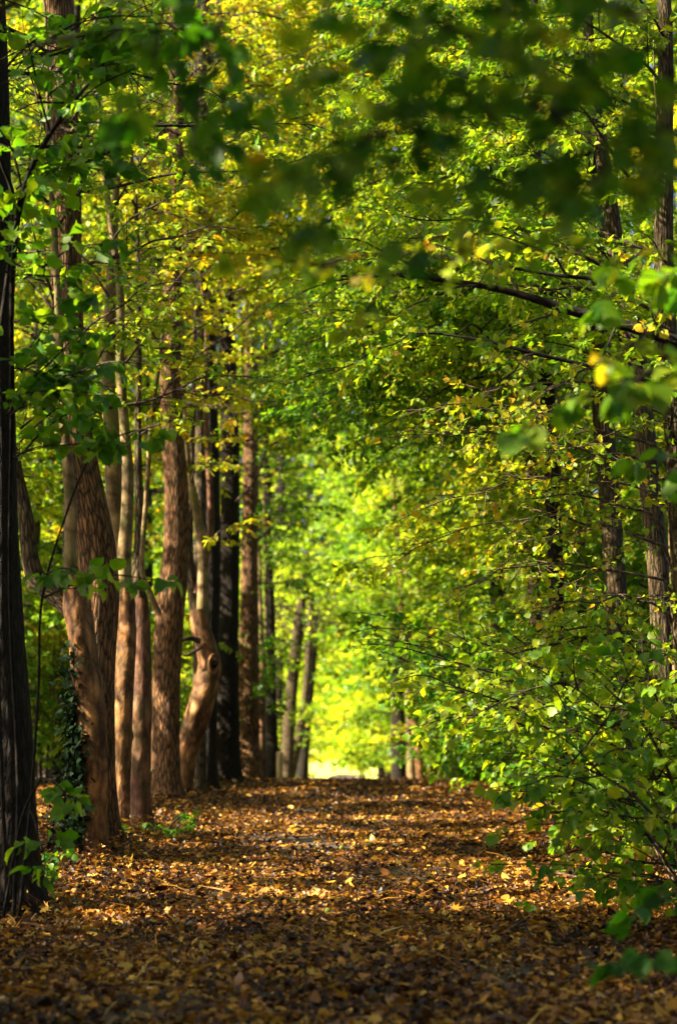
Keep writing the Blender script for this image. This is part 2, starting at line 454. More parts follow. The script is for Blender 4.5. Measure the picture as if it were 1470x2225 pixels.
def sungaps(o, ymax=38, full=1.0):
    """gaps cut in a crown to shape the sunlight: most leaves whose shade would fall inside certain light pools are missing"""
    def keep(p):
        q = p + o; d = -TOSUN
        s = (2.0 - q[:, 0]) / d[0]
        y = q[:, 1] + s * d[1]; z = q[:, 2] + s * d[2]
        m = np.sin(y * 1.9 + 1.3 * np.sin(z * 1.1)) + np.sin(z * 2.3 + 1.5 * np.sin(y * .8 + 1)) + .6 * np.sin(y * 4.1 + z * 3.3) + .4 * np.sin(y * 7.3 - z * 6.1)
        # share of sunlight let through to each place, set by hand
        f = np.where(z < -.9, np.interp(y, [11.5, 13.5, 14.5, 22.5, 25, 28, 36, 40], [.03, .15, .76, .74, .52, .28, .2, .5]),
                     np.interp(y, [11, 12.3, 13.3, 16, 28, 34, 38, 44], [.05, .45, .74, .78, .72, .66, .8, .9]))
        f = np.where((y > 7.42) & (y < 9) & (z > 1.2) & (z < 3.6), .95, f)
        thr = 1.25 * (1.22 - 2.44 * f)
        inside = (z > -3.4) & (z < 9)
        return ~(inside & (m > thr) & (rng.random(len(p)) < .93))
    return keep

def crown(root, Ps, rs, zr, n, ln, leaf, tint, tpl='simple', mat='leaf', wmat='twig', az=None, rise=.25, kw=None, extra=None, tvar=.06, taper=.5, each=True, gaps=None):
    """boughs set round a trunk between heights zr; returns the two parts"""
    W, L = [], Leaves()
    kw = kw or {}
    zs = Ps[:, 2]
    for i in range(n):
        z = zr[0] + (zr[1] - zr[0]) * (i + rng.random()) / n
        j = int(np.argmin(abs(zs - z)))
        a = (i * 2.4 + rng.normal(0, .4)) if az is None else rng.normal(az[0], az[1])
        l = rng.uniform(*ln) * (1 - taper * max(0, (z - zr[0]) / (zr[1] - zr[0])))
        d = np.array([math.cos(a), math.sin(a), rng.normal(rise, .15)])
        if each or not W: W.append(Wood())
        bough(W[-1], L, Ps[j], Ps[j] + unit(d) * l, min(rs[j] * .4, .006 + l * .006), leaf, tint=tint + rng.normal(0, .05), tvar=tvar, **kw)
    if extra: extra(W, L)
    woods(W, 'branch', M[wmat], root)
    L.build('crown', tpl, M[mat], root, sungaps(gaps) if gaps is not None else None)
    return root

exec_parts = []
# ------------------------------------------------------------------ world, sun, camera
w = bpy.data.worlds.new('World'); S.world = w; w.use_nodes = True
nt = w.node_tree
bg = nt.nodes['Background']; sky = nt.nodes.new('ShaderNodeTexSky'); sky.sky_type = 'NISHITA'; sky.sun_disc = False
sky.sun_elevation = EL; sky.sun_rotation = math.atan2(TOSUN[0], TOSUN[1])
nt.links.new(sky.outputs[0], bg.inputs[0]); bg.inputs[1].default_value = .05; sky.air_density = .7; sky.dust_density = 4; sky.ozone_density = .3
sd = bpy.data.lights.new('sun', 'SUN'); sd.energy = 5; sd.angle = R(.5); sd.color = (1, .87, .64)
so = bpy.data.objects.new('sun', sd); COL.objects.link(so)
so.rotation_euler = Vector(TOSUN).to_track_quat('Z', 'Y').to_euler()
cd = bpy.data.cameras.new('camera'); co = bpy.data.objects.new('camera', cd); COL.objects.link(co)
co.location = (0, 0, CAMZ); co.rotation_euler = (math.pi / 2 + PITCH, 0, 0)
cd.sensor_fit = 'VERTICAL'; cd.sensor_height = 36; cd.lens = 36 * F / 2225; cd.clip_end = 600; cd.clip_start = .1
cd.dof.use_dof = True; cd.dof.focus_distance = 15.5; cd.dof.aperture_fstop = cd.lens / 42
S.camera = co
S.view_settings.view_transform = 'Standard'; S.view_settings.look = 'None'; S.view_settings.exposure = 2.8
S.cycles.max_bounces = 5; S.cycles.diffuse_bounces = 2; S.cycles.transmission_bounces = 3; S.cycles.glossy_bounces = 2
S.cycles.sample_clamp_indirect = 6
S.cycles.use_denoising = True

# ------------------------------------------------------------------ ground
def grid_obj(name, xs, ys, dz, mat):
    X, Y = np.meshgrid(xs, ys)
    V = np.stack([X, Y, gz(X, Y) + dz], -1).reshape(-1, 3)
    nx = len(xs); i = np.arange(len(ys) - 1)[:, None] * nx + np.arange(nx - 1)[None]
    q = np.stack([i, i + 1, i + nx + 1, i + nx], -1).reshape(-1, 4)
    return link(name, make_mesh(name, V, q.ravel(), np.arange(len(q)) * 4), mat)
ys = np.r_[np.arange(-40, 0, 4.), np.arange(0, 40, .4), np.arange(40, 100, 1.), np.arange(100, 401, 10.)]
prop(grid_obj('ground', np.r_[np.arange(-200, -12, 12.), np.arange(-12, 12, .4), np.arange(12, 201, 12.)], ys, 0, M['soil']), 'dark woodland soil under the leaf litter', 'ground', kind='structure')
prop(grid_obj('path', np.linspace(-1.35, 1.3, 9), ys[(ys >= -8) & (ys <= 84)], .012, M['path']), 'worn grey path under scattered leaves', 'path', kind='structure')
prop(grid_obj('meadow', np.linspace(-40, 40, 41), np.arange(88, 138, 2.), .02, M['grass']), 'sunlit pale meadow at the end of the tree tunnel', 'meadow', kind='structure')

# fallen leaves
BASES = []
def litter():
    n = 340000
    y = 8 + 40 * rng.random(n) ** 1.25
    x = (rng.random(n) * 2 - 1) * (.215 * y + .9)
    ok = (np.abs(x) < 4.6) & (rng.random(n) < np.clip(1.35 - (y - 8) / 60, .3, 1))
    x, y = x[ok], y[ok]
    bare = .5 + .5 * np.sin(x * 1.7 + 1.1 * np.sin(y * .9)) * np.sin(y * 1.15 + .8 + .6 * np.sin(x * 1.9))
    onp = (np.abs(x) < 1.1)
    pk = np.where(onp, np.clip(1.25 - 1.15 * bare ** 3, .12, 1), 1)
    # two clear worn patches on the path
    for (bx, by, sx, sy) in ((-.35, 19.5, .55, .7), (-.5, 9.6, .5, .8), (.25, 17.0, .4, .35), (-.75, 17.2, .4, .3)):
        pk *= 1 - .4 * np.exp(-((x - bx) / sx) ** 2 - ((y - by) / sy) ** 2)
    ok = rng.random(len(x)) < pk
    x, y = x[ok], y[ok]; n = len(x)
    a = rng.uniform(0, 6.28, n); el = rng.normal(0, .30, n)
    ax = np.stack([np.cos(a), np.sin(a), el], -1)
    heap = np.zeros(n)
    for (bx, by, br) in BASES:
        heap += .16 * np.exp(-(((x - bx) ** 2 + (y - by) ** 2) ** .5 - br * .6).clip(0) / .16)
    nn = Z + rng.normal(0, .48, (n, 3))
    p = np.stack([x, y, gz(x, y) + heap * rng.random(n) ** .5 + .012 + rng.random(n) ** 1.5 * .045], -1)
    sz = np.clip(rng.lognormal(math.log(.035), .36, n), .015, .10) * np.where(y > 30, 1.25, 1)
    t = np.clip(rng.beta(1.15, 2.0, n) + .07 * np.sin(x * 3 + y) + .06 * np.sin(y * 1.7 - x * 2), 0, 1)
    L0 = []
    k = rng.integers(0, 3, n)
    Vs, ls, ss, ts, off, lo = [], [], [], [], 0, 0
    u_ = rng.random(n); k = np.where(u_ < .012, 3, np.where((u_ < .022) & (y < 26), 4, k))
    sz = np.where(k == 3, rng.uniform(.10, .30, n), np.where(k == 4, rng.uniform(.085, .13, n), sz)); t = np.where(k == 4, np.clip(t + .3, 0, .9), t)
    p[:, 2] += np.where(k >= 3, .02, 0)
    for j in range(5):
        L = Leaves(); s_ = k == j
        L.add(p[s_], ax[s_], nn[s_], sz[s_], t[s_])
        V, l, st, tt = L.arrays(('dry0', 'dry1', 'dry2', 'sliver', 'maple')[j])
        Vs.append(V); ls.append(l + off); ss.append(st + lo); ts.append(tt); off += len(V); lo += len(l)
    o = link('fallen_leaves', make_mesh('fallen_leaves', np.vstack(Vs), np.concatenate(ls), np.concatenate(ss), None, np.concatenate(ts)), M['litter'])
    prop(o, 'brown and yellow fallen leaves covering the path and woodland floor', 'leaf litter', kind='stuff')

# green fruits, twigs on the ground, a post
def ball(name, c, r, mat):
    W = Wood(); ph = np.linspace(0, math.pi, 9)
    P = np.stack([np.zeros(9), np.zeros(9), -np.cos(ph) * r], -1)
    W.tube(P, np.maximum(np.sin(ph) * r, .0006), 12, lump=.03)
    st = Wood()
    o = W.build(name, mat); o.location = c
    st.twigs(np.array([[[0, 0, r * .9], [.002, 0, r * 1.25]]]), np.array([[.0018, .0015]]), 4)
    st.build('stalk', M['twig'], o)
    return o
for (px, py, lab) in ((742, 1846, 'yellowish round fruit lying on the path beside a darker one'), (803, 1840, 'small dark green fruit lying on the path, farther of the pair'), (711, 1978, 'green fruit lying alone on the brightest part of the path')):
    d = 1.6 * F / (py - 1500); d = d * .985
    c = at(px, py, d); c[2] = float(gz(c[0], c[1])) + .06
    prop(ball('green_fruit', c, .026, M['fruit']), lab, 'fruit', 'green fruits fallen on the path')
for pts, lab, rr in ((((1195, 1908), (1235, 1915), (1272, 1924)), 'thin pale fallen twig lying flat on leaves near the shrubs', .012),
                     (((1325, 1962), (1338, 1900), (1348, 1868)), 'thin fallen twig leaning up into the shrub base', .010),
                     (((640, 2003), (668, 2008), (690, 2018)), 'short curved twig lying on the sunlit path leaves', .007)):
    P = []
    for (px, py) in pts:
        d = 1.6 * F / (py - 1500); c = at(px, py, d); P.append((c[0], c[1], float(gz(c[0], c[1])) + .06))
    if 'leaning' in lab: P = [(2.02, 14.2, .05), (2.12, 14.5, .30), (2.20, 14.7, .52)]
    W = Wood(); Ps = catmull(P, 5); W.tube(Ps, np.linspace(rr, rr * .5, len(Ps)), 6)
    W.tube(catmull([Ps[6], Ps[6] + np.array([.06, .10, .03]), Ps[6] + np.array([.16, .13, .03])], 3), np.linspace(rr * .6, rr * .3, 7), 5)
    prop(W.build('fallen_twig', M['twig_pale']), lab, 'twig')

# ------------------------------------------------------------------ the left row
def tree(name, label, pts, d, bark, n=20, ridge=0, lump=0, top=None, cr=None, flare=1.35, group='trees in the row along the path', knobs=()):
    P, r = trunk_pts(pts, d, top, True, flare)
    root = empty(name, tuple(P[0]))
    bpy.context.view_layer.update()
    P0 = P.copy(); P = P - P[0]
    BASES.append((P0[0][0], P0[0][1], r[2] * 1.5))
    o, Ps, rs = wood_part('trunk', P, r, M[bark], root, n, 7, ridge * .25, lump, tuple(knobs) + (tuple((rng.uniform(.3, 2.6), rng.uniform(0, 6.28), rng.uniform(.022, .04), rng.uniform(.008, .018)) for _ in range(9)) if bark.startswith('smooth') else ()), .3)
    prop(root, label, 'tree', group)
    if cr:
        cr = dict(cr); cr['zr'] = (cr['zr'][0] - P0[0][2], cr['zr'][1] - P0[0][2])
        base = P0[0]
        if base[0] < 0 and base[1] < 62: cr['gaps'] = base
        ex = cr.pop('extra', None)
        if ex: cr['extra'] = (lambda W, L, ex=ex, b=base: ex(W, L, b))
        crown(root, Ps, rs, **cr)
    return root, P0[0], Ps, rs

def stem(root, base, pts, d, mat, name='stem', n=10, lump=.04, top=None, ridge=0, knobs=()):
    P, r = trunk_pts(pts, d, top, False)
    return wood_part(name, P - base, r, M[mat], root, n, 6, ridge, lump, knobs)

def ex_boughs(lst, r0=.03, **kw):
    def f(W, L, base):
        for (a, b) in lst:
            W.append(Wood()); bough(W[-1], L, at(*a) - base, at(*b) - base, r0, **kw)
    return f

# 1: the big dark trunk at the frame's edge
tree('oak_tree', 'thick dark furrowed trunk in deep shade with thin bare stems against it', [(18, 1985, 165), (15, 1850, 140), (12, 1650, 128), (5, 1400, 100), (0, 1200, 84), (-2, 900, 70), (-4, 500, 62), (-8, 200, 58)], 13.9, 'bark_shaded', 40, .05, .02, 11,
     dict(zr=(5.5, 10.5), n=28, ln=(1.8, 3.2), leaf=.085, tint=.30, wmat='twig_shaded'), 1.5)
# 2: reddish pollard with ivy
root, base, Ps, rs = tree('hornbeam_tree', 'reddish smooth pollard trunk with ivy on its side and a knobbly head', [(205, 1872, 66), (203, 1780, 60), (206, 1680, 62), (200, 1560, 64), (186, 1460, 62), (178, 1380, 58), (168, 1320, 60), (165, 1275, 50), (160, 1250, 26)], 17.6, 'smooth', 24, 0, .035, None, None, 1.5,
     knobs=((1.0, 1.0, .05, .03), (1.7, 2.2, .04, .025), (2.05, 4.5, .05, .04), (2.2, 1.0, .06, .03)))
stem(root, base, [(158, 1290, 30), (153, 1240, 27), (154, 1120, 26), (148, 1020, 24), (138, 900, 20), (128, 700, 17), (118, 500, 14), (105, 300, 10)], 17.6, 'smooth_pale', top=9.5)
stem(root, base, [(160, 1330, 42), (118, 1290, 44), (82, 1260, 44), (66, 1210, 40), (58, 1130, 34), (42, 1040, 22), (22, 930, 15), (-10, 780, 11)], 17.7, 'bark_grey')
W, L = [], Leaves()
for (a, b) in (((138, 900, 17.6), (260, 700, 17.2)), ((128, 700, 17.6), (10, 560, 17.9)), ((118, 500, 17.6), (240, 330, 17.3)), ((58, 1130, 17.7), (90, 900, 18.4)), ((105, 300, 17.6), (40, 60, 18)), ((42, 1040, 17.7), (-60, 900, 17))):
    W.append(Wood()); bough(W[-1], L, at(*a) - base, at(*b) - base, .016, leaf=.08, tint=.42)
woods(W, 'branch', M['twig'], root); L.build('crown', 'simple', M['leaf'], root)
# ivy on it
iv = empty('ivy', tuple(base + np.array([-.16, -.1, 0])))
W, L = Wood(), Leaves()
for k in range(7):
    zt = rng.uniform(1.2, 2.1); a0 = rng.uniform(2.2, 4.2)
    zz = np.linspace(.0, zt, 14)
    an = a0 + .5 * np.sin(zz * 3 + k)
    cx = np.interp(zz, Ps[:, 2], Ps[:, 0]) + .16; cy = np.interp(zz, Ps[:, 2], Ps[:, 1]) + .1
    rr = np.interp(zz, Ps[:, 2], rs) + .012
    P = np.stack([cx + rr * np.cos(an), cy + rr * np.sin(an), zz], -1)
    W.tube(catmull(P, 2), np.linspace(.012, .004, 27), 5)
    n = 190
    u = rng.random(n) ** .9 * 13; i = np.minimum(u.astype(int), 12)
    p = P[i] + (P[i + 1] - P[i]) * (u - i)[:, None]
    nrm = unit(np.stack([np.cos(an[i]), np.sin(an[i]), np.full(n, .2)], -1))
    th = .22 * (1 - u / 13) + .03
    p = p + nrm * (rng.random(n) * th)[:, None] + rng.normal(0, .05, (n, 3))
    a = rng.normal(0, .6, (n, 3)) - Z * .8 + nrm * .3
    L.add(p, a, nrm + rng.normal(0, .35, (n, 3)), rng.uniform(.04, .085, n), np.clip(rng.normal(.06, .07, n), 0, 1))
W.build('stem', M['twig'], iv); L.build('foliage', 'ivy', M['ivy'], iv)
prop(iv, 'dark glossy ivy climbing the side of the reddish pollard trunk', 'ivy')
# 3: furrowed leaning trunk
tree('oak_tree', 'tall furrowed brown trunk curving behind the ivy-clad pollard', [(236, 1868, 66), (228, 1780, 62), (216, 1650, 70), (212, 1500, 76), (212, 1400, 80), (216, 1280, 86), (208, 1180, 85), (190, 1080, 80), (172, 980, 76), (158, 880, 72), (150, 760, 69), (145, 600, 67), (143, 420, 66), (138, 250, 66), (131, 100, 66), (127, -60, 64)], 18.6, 'bark', 48, .045, .02, 11.5,
     dict(zr=(4.2, 10.5), n=24, ln=(1.8, 3.2), leaf=.085, tint=.36, tpl='maple', extra=ex_boughs([((150, 760, 18.6), (60, 480, 18)), ((143, 420, 18.6), (330, 200, 18)), ((138, 250, 18.6), (10, 40, 18.2)), ((145, 600, 18.6), (300, 560, 18.2)), ((152, 800, 18.6), (300, 790, 17.6)), ((148, 720, 18.6), (90, 760, 17.2)), ((138, 280, 18.6), (200, 300, 17.2)), ((133, 150, 18.6), (60, 200, 17.3)), ((143, 380, 18.6), (110, 340, 17))], r0=.03, leaf=.085, tint=.4)), 1.6)
# 4: slim smooth trunk forking
root, base, Ps, rs = tree('hornbeam_tree', 'slim pale smooth trunk with scars, forking into two upright stems', [(264, 1845, 30), (266, 1700, 32), (268, 1600, 38), (270, 1500, 42), (276, 1400, 46), (276, 1330, 40), (274, 1270, 32)], 19.6, 'smooth', 22, 0, .05, None, None, 1.3,
     knobs=((1.05, .6, .05, .035), (1.35, 3.5, .05, .04), (1.75, 2.9, .06, .05), (2.1, 5.0, .05, .03)))
stem(root, base, [(274, 1330, 34), (270, 1230, 31), (276, 1120, 26), (278, 1020, 25), (272, 950, 23), (262, 800, 20), (262, 640, 18), (246, 520, 15), (225, 360, 12), (212, 200, 9)], 19.6, 'smooth_pale', top=9.5)
stem(root, base, [(276, 1290, 28), (262, 1200, 33), (250, 1100, 36), (246, 1010, 38), (243, 930, 36), (236, 830, 30), (240, 650, 24), (250, 450, 18)], 19.9, 'smooth_pale', top=10)
W, L = [], Leaves()
for (a, b) in (((262, 800, 19.6), (400, 640, 19)), ((240, 650, 19.8), (120, 500, 20.5)), ((246, 520, 19.6), (420, 420, 18.8)), ((225, 360, 19.6), (110, 180, 20)), ((250, 450, 19.8), (400, 260, 19.4)), ((272, 950, 19.6), (400, 900, 19)), ((240, 700, 19.8), (330, 720, 18.4)), ((212, 200, 19.6), (330, 60, 19))):
    W.append(Wood()); bough(W[-1], L, at(*a) - base, at(*b) - base, .016, leaf=.085, tint=.47)
woods(W, 'branch', M['twig'], root); L.build('crown', 'simple', M['leaf'], root)
# 5: reddish trunk stub
root, base, Ps, rs = tree('hornbeam_tree', 'stout reddish smooth trunk leaning behind the slim scarred one', [(312, 1808, 46), (306, 1740, 44), (306, 1640, 46), (308, 1540, 44), (310, 1440, 40), (308, 1360, 38), (304, 1300, 34)], 21.0, 'smooth_pink', 20, 0, .03, None, None, 1.4)
stem(root, base, [(304, 1320, 34), (300, 1250, 26), (303, 1130, 20), (300, 950, 16), (302, 700, 12), (296, 450, 9)], 21.2, 'bark_grey', top=9)
stem(root, base, [(345, 1335, 16), (325, 1285, 12), (308, 1230, 11), (318, 1080, 11), (330, 900, 10), (345, 800, 9), (362, 640, 7)], 20.9, 'smooth_pale')
W, L = [], Leaves()
for (a, b) in (((300, 950, 21.2), (430, 880, 20.6)), ((302, 700, 21.2), (170, 760, 21.8)), ((296, 450, 21.2), (470, 520, 20.5)), ((330, 900, 20.9), (420, 760, 20)), ((300, 800, 21.2), (200, 900, 20.8)), ((345, 800, 20.9), (480, 700, 20.4)), ((302, 700, 21.2), (430, 640, 20.2)), ((299, 560, 21.2), (440, 540, 20.3)), ((297, 480, 21.2), (450, 400, 20.3)), ((345, 800, 20.9), (430, 830, 20)), ((362, 640, 20.9), (450, 560, 20)), ((297, 500, 21.2), (400, 300, 20.4)), ((296, 450, 21.2), (210, 330, 20.6)), ((300, 600, 21.2), (190, 620, 20.4))):
    W.append(Wood()); bough(W[-1], L, at(*a) - base, at(*b) - base, .016, leaf=.085, tint=.57)
woods(W, 'branch', M['twig'], root); L.build('crown', 'simple', M['leaf'], root)
# 6: the bright furrowed trunk
tree('oak_tree', 'sunlit furrowed brown trunk with a slight bend, standing where the path edge begins', [(366, 1755, 72), (362, 1690, 62), (360, 1580, 62), (362, 1470, 62), (366, 1380, 62), (374, 1290, 62), (382, 1200, 56), (384, 1110, 54), (380, 1010, 52), (374, 920, 50), (370, 800, 46), (374, 680, 42), (376, 520, 40), (382, 360, 38), (384, 180, 36), (386, 0, 34)], 26, 'bark', 44, .045, .02, 13,
     dict(zr=(5.6, 12.5), n=24, ln=(2.2, 3.8), leaf=.10, tint=.53, extra=ex_boughs([((372, 820, 26), (600, 640, 25)), ((375, 600, 26), (640, 480, 25)), ((380, 400, 26), (560, 250, 25)), ((372, 750, 26), (250, 560, 26.5)), ((374, 900, 26), (520, 930, 24.5)), ((384, 200, 26), (600, 80, 25)), ((376, 560, 26), (330, 610, 23.5)), ((380, 400, 26), (425, 430, 23.5)), ((374, 700, 26), (440, 710, 24)), ((382, 300, 26), (330, 330, 24)), ((384, 150, 26), (430, 170, 24)), ((374, 650, 26), (340, 720, 24)), ((378, 480, 26), (360, 520, 23.2))], r0=.03, leaf=.095, tint=.61)), 1.4)
# 7: crooked trunk with the hole
root, base, Ps, rs = tree('hornbeam_tree', 'crooked smooth trunk with a knothole and a broken side stub', [(404, 1742, 30), (402, 1690, 36), (406, 1640, 44), (420, 1580, 52), (436, 1530, 54), (450, 1480, 52), (456, 1445, 50), (448, 1405, 46), (436, 1365, 44), (430, 1325, 36)], 27, 'smooth', 26, 0, .04, None, None, 1.15,
     knobs=((.62, 3.4, .05, .045), (1.25, 4.6, .05, .03), (1.62, 4.9, .06, .04)))
stem(root, base, [(436, 1365, 32), (441, 1290, 26), (440, 1190, 22), (428, 1110, 20), (414, 1050, 18), (404, 960, 15), (398, 820, 12), (392, 640, 9)], 27, 'smooth_pale', top=10)
stem(root, base, [(430, 1350, 30), (418, 1280, 24), (412, 1200, 18), (414, 1080, 14), (420, 900, 11), (424, 700, 8)], 27.4, 'bark_grey', top=10)
stem(root, base, [(428, 1290, 18), (444, 1230, 16), (458, 1150, 15), (455, 1030, 14), (446, 880, 11), (448, 700, 8)], 27.2, 'smooth_pink', top=9)
stem(root, base, [(436, 1393, 14), (415, 1388, 10), (396, 1390, 9)], 26.8, 'twig_shaded', name='broken_stub')
stem(root, base, [(440, 1405, 8), (405, 1424, 6), (392, 1418, 3)], 26.8, 'twig', name='side_twig')
# ring of swollen bark round the hole, and a dark plug standing in for the shade inside it
kc = at(464, 1443, 26.82) - base
W = Wood(); th = np.linspace(0, 2 * math.pi, 19)
ax_u = unit(np.array([.75, -.25, 0])); 
W.tube(np.stack([kc[0] + .072 * np.cos(th) * .75, kc[1] - .03 + .03 * np.cos(th), kc[2] + .13 * np.sin(th)], -1), .026 + .008 * np.sin(2 * th + 1), 8)
kr = W.build('knothole', M['smooth'], root)
W = Wood(); W.tube(np.array([[kc[0] + .004, kc[1] - .075, kc[2]], [kc[0] + .004, kc[1] - .045, kc[2]], [kc[0], kc[1] + .10, kc[2]]]), np.array([.004, .06, .05]), 12)
W.build('dark_hole_plug', M['twig_shaded'], kr)
W, L = [], Leaves()
for (a, b) in (((440, 1190, 27), (560, 1120, 26)), ((404, 960, 27), (520, 960, 26)), ((398, 820, 27), (560, 760, 26)), ((392, 640, 27), (560, 540, 26)), ((446, 880, 27.2), (580, 840, 26)), ((424, 700, 27.4), (620, 680, 26)), ((414, 1050, 27), (490, 1000, 25.6))):
    W.append(Wood()); bough(W[-1], L, at(*a) - base, at(*b) - base, .016, leaf=.09, tint=.59)
woods(W, 'branch', M['twig'], root); L.build('crown', 'simple', M['leaf'], root)
# 8..14
tree('oak_tree', 'dark furrowed trunk directly behind the crooked knotholed one', [(447, 1718, 52), (449, 1600, 44), (453, 1450, 42), (458, 1300, 42), (458, 1150, 42), (455, 980, 42), (452, 800, 40), (448, 560, 36), (446, 300, 32)], 29.5, 'bark_shaded', 36, .05, .02, 13,
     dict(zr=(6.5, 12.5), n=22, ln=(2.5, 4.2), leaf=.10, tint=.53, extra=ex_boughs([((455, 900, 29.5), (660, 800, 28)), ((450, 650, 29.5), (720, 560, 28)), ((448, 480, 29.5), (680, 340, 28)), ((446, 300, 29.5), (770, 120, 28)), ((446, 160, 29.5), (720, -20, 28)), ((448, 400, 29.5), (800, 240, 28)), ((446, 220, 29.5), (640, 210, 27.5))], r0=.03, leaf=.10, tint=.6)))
tree('oak_tree', 'dark straight trunk between the crooked tree and the pinkish broad trunk', [(497, 1692, 56), (496, 1600, 50), (495, 1450, 46), (498, 1300, 44), (500, 1150, 42), (500, 1000, 40), (497, 850, 38), (492, 600, 34)], 33, 'bark_shaded', 30, .05, .02, 12.5,
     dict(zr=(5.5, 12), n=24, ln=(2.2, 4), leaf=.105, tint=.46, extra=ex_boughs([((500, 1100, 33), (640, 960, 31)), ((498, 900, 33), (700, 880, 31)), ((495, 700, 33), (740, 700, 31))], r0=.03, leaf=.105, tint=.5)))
tree('oak_tree', 'broad pinkish brown trunk low in the row, dark higher up', [(541, 1690, 56), (541, 1620, 48), (540, 1500, 45), (541, 1380, 42), (542, 1250, 38), (544, 1100, 35), (545, 950, 32), (545, 700, 28)], 37, 'bark', 30, .05, .02, 12.5,
     dict(zr=(3.6, 11.5), n=28, ln=(1.6, 3.6), leaf=.11, tint=.34, tpl='simple', extra=ex_boughs([((541, 1400, 37), (465, 1490, 36)), ((541, 1440, 37), (610, 1570, 36)), ((541, 1360, 37), (470, 1390, 36)), ((541, 1300, 37), (460, 1290, 36)), ((541, 1500, 37), (490, 1560, 36))], r0=.012, leaf=.10, tint=.30)))
root, base, Ps, rs = tree('hornbeam_tree', 'thin pinkish smooth stem squeezed between two broad trunks', [(570, 1690, 17), (569, 1600, 15), (569, 1500, 16), (570, 1420, 16)], 40, 'smooth_pink', 14, 0, .03, None, None, 1.2)
stem(root, base, [(570, 1440, 13), (566, 1330, 9), (563, 1200, 8), (558, 1050, 7), (552, 900, 6)], 40, 'smooth_pale', n=8)
stem(root, base, [(570, 1440, 12), (578, 1350, 8), (576, 1200, 7), (572, 1000, 6)], 40, 'smooth_pale', n=8)
W, L = [], Leaves()
for (a, b) in (((563, 1250, 40), (640, 1180, 39)), ((576, 1200, 40), (640, 1080, 40)), ((558, 1050, 40), (640, 980, 39)), ((566, 1350, 40), (500, 1370, 39)), ((572, 1380, 40), (480, 1520, 38)), ((572, 1000, 40), (500, 940, 39))):
    W.append(Wood()); bough(W[-1], L, at(*a) - base, at(*b) - base, .016, leaf=.10, tint=.36)
woods(W, 'branch', M['twig'], root); L.build('crown', 'simple', M['leaf'], root)
tree('oak_tree', 'narrow dark trunk beside a pale board, bases hidden by the rise', [(593, 1690, 34), (590, 1600, 26), (588, 1500, 24), (587, 1420, 22), (588, 1330, 20), (582, 1200, 18), (578, 1000, 16)], 45, 'bark_shaded', 20, .04, .02, 12,
     dict(zr=(3.5, 9.5), n=22, ln=(1.6, 3.2), leaf=.12, mat='leaf_lime_lit', tint=.44, extra=ex_boughs([((588, 1420, 45), (640, 1530, 44)), ((590, 1500, 45), (655, 1600, 44)), ((588, 1380, 45), (560, 1560, 44)), ((588, 1440, 45), (620, 1460, 43)), ((582, 1200, 45), (700, 1240, 44)), ((580, 1090, 45), (690, 1070, 44)), ((578, 1010, 45), (680, 960, 44)), ((585, 1310, 45), (685, 1350, 44)), ((583, 1250, 45), (660, 1290, 43.5)), ((579, 1050, 45), (700, 1140, 44)), ((586, 1350, 45), (670, 1420, 44))], r0=.012, leaf=.11, tint=.36)))
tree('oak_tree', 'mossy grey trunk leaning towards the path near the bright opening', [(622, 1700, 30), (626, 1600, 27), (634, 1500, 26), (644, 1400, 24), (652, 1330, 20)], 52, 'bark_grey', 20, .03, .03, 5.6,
     dict(zr=(2.9, 5.6), n=28, ln=(2, 3.6), leaf=.13, mat='leaf_lime_lit', tint=.45))
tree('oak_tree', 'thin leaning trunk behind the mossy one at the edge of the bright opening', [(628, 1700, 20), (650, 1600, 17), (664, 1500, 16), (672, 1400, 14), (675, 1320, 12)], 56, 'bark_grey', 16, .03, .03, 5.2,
     dict(zr=(2.6, 5.2), n=18, ln=(1.6, 3), leaf=.13, mat='leaf_lime_lit', tint=.5))
tree('oak_tree', 'dark leaning trunk closest to the bright opening', [(655, 1702, 26), (663, 1600, 22), (672, 1500, 21), (680, 1400, 18), (683, 1320, 15)], 60, 'bark_shaded', 16, .03, .03, 5.6,
     dict(zr=(2.9, 5.6), n=28, ln=(2, 3.6), leaf=.14, mat='leaf_lime_lit', tint=.48))
# pale board
c = at(608, 1645, 44)
W = Wood(); P = np.array([[c[0], 44, float(gz(c[0], 44)) - .1], [c[0], 44, c[2] + .1], [c[0], 44, at(608, 1634, 44)[2]], [c[0], 44, at(608, 1634, 44)[2] + .004]])
W.tube(P, np.array([.075, .075, .072, .002]), 4)
prop(W.build('wooden_post', M['post']), 'small pale wooden post beside the narrow dark trunk', 'post')

# ------------------------------------------------------------------ the right side trees
tree('oak_tree', 'furrowed trunk lit on one side, behind the crossing twigs of the shrubs', [(1455, 1690, 54), (1442, 1450, 50), (1430, 1250, 48), (1415, 1100, 47), (1404, 980, 46), (1394, 880, 45), (1382, 780, 44), (1365, 680, 42), (1345, 580, 38), (1320, 420, 34)], 17, 'bark_grey', 40, .05, .02, 10,
     dict(zr=(4.6, 9.5), n=18, ln=(1.6, 3.2), leaf=.075, tint=.42, az=(math.pi * .95, .9), wmat='twig_pale'), 1.4)
tree('oak_tree', 'dark upright trunk behind the shrubs, second in from the lit furrowed one', [(1352, 1690, 50), (1345, 1450, 48), (1335, 1250, 48), (1322, 1080, 47), (1312, 940, 46), (1305, 800, 44), (1300, 600, 40), (1290, 400, 36)], 20.5, 'bark_grey', 40, .05, .02, 11,
     dict(zr=(5.0, 10), n=22, ln=(2.0, 4.0), leaf=.08, tint=.40, az=(math.pi, .8)), 1.4)
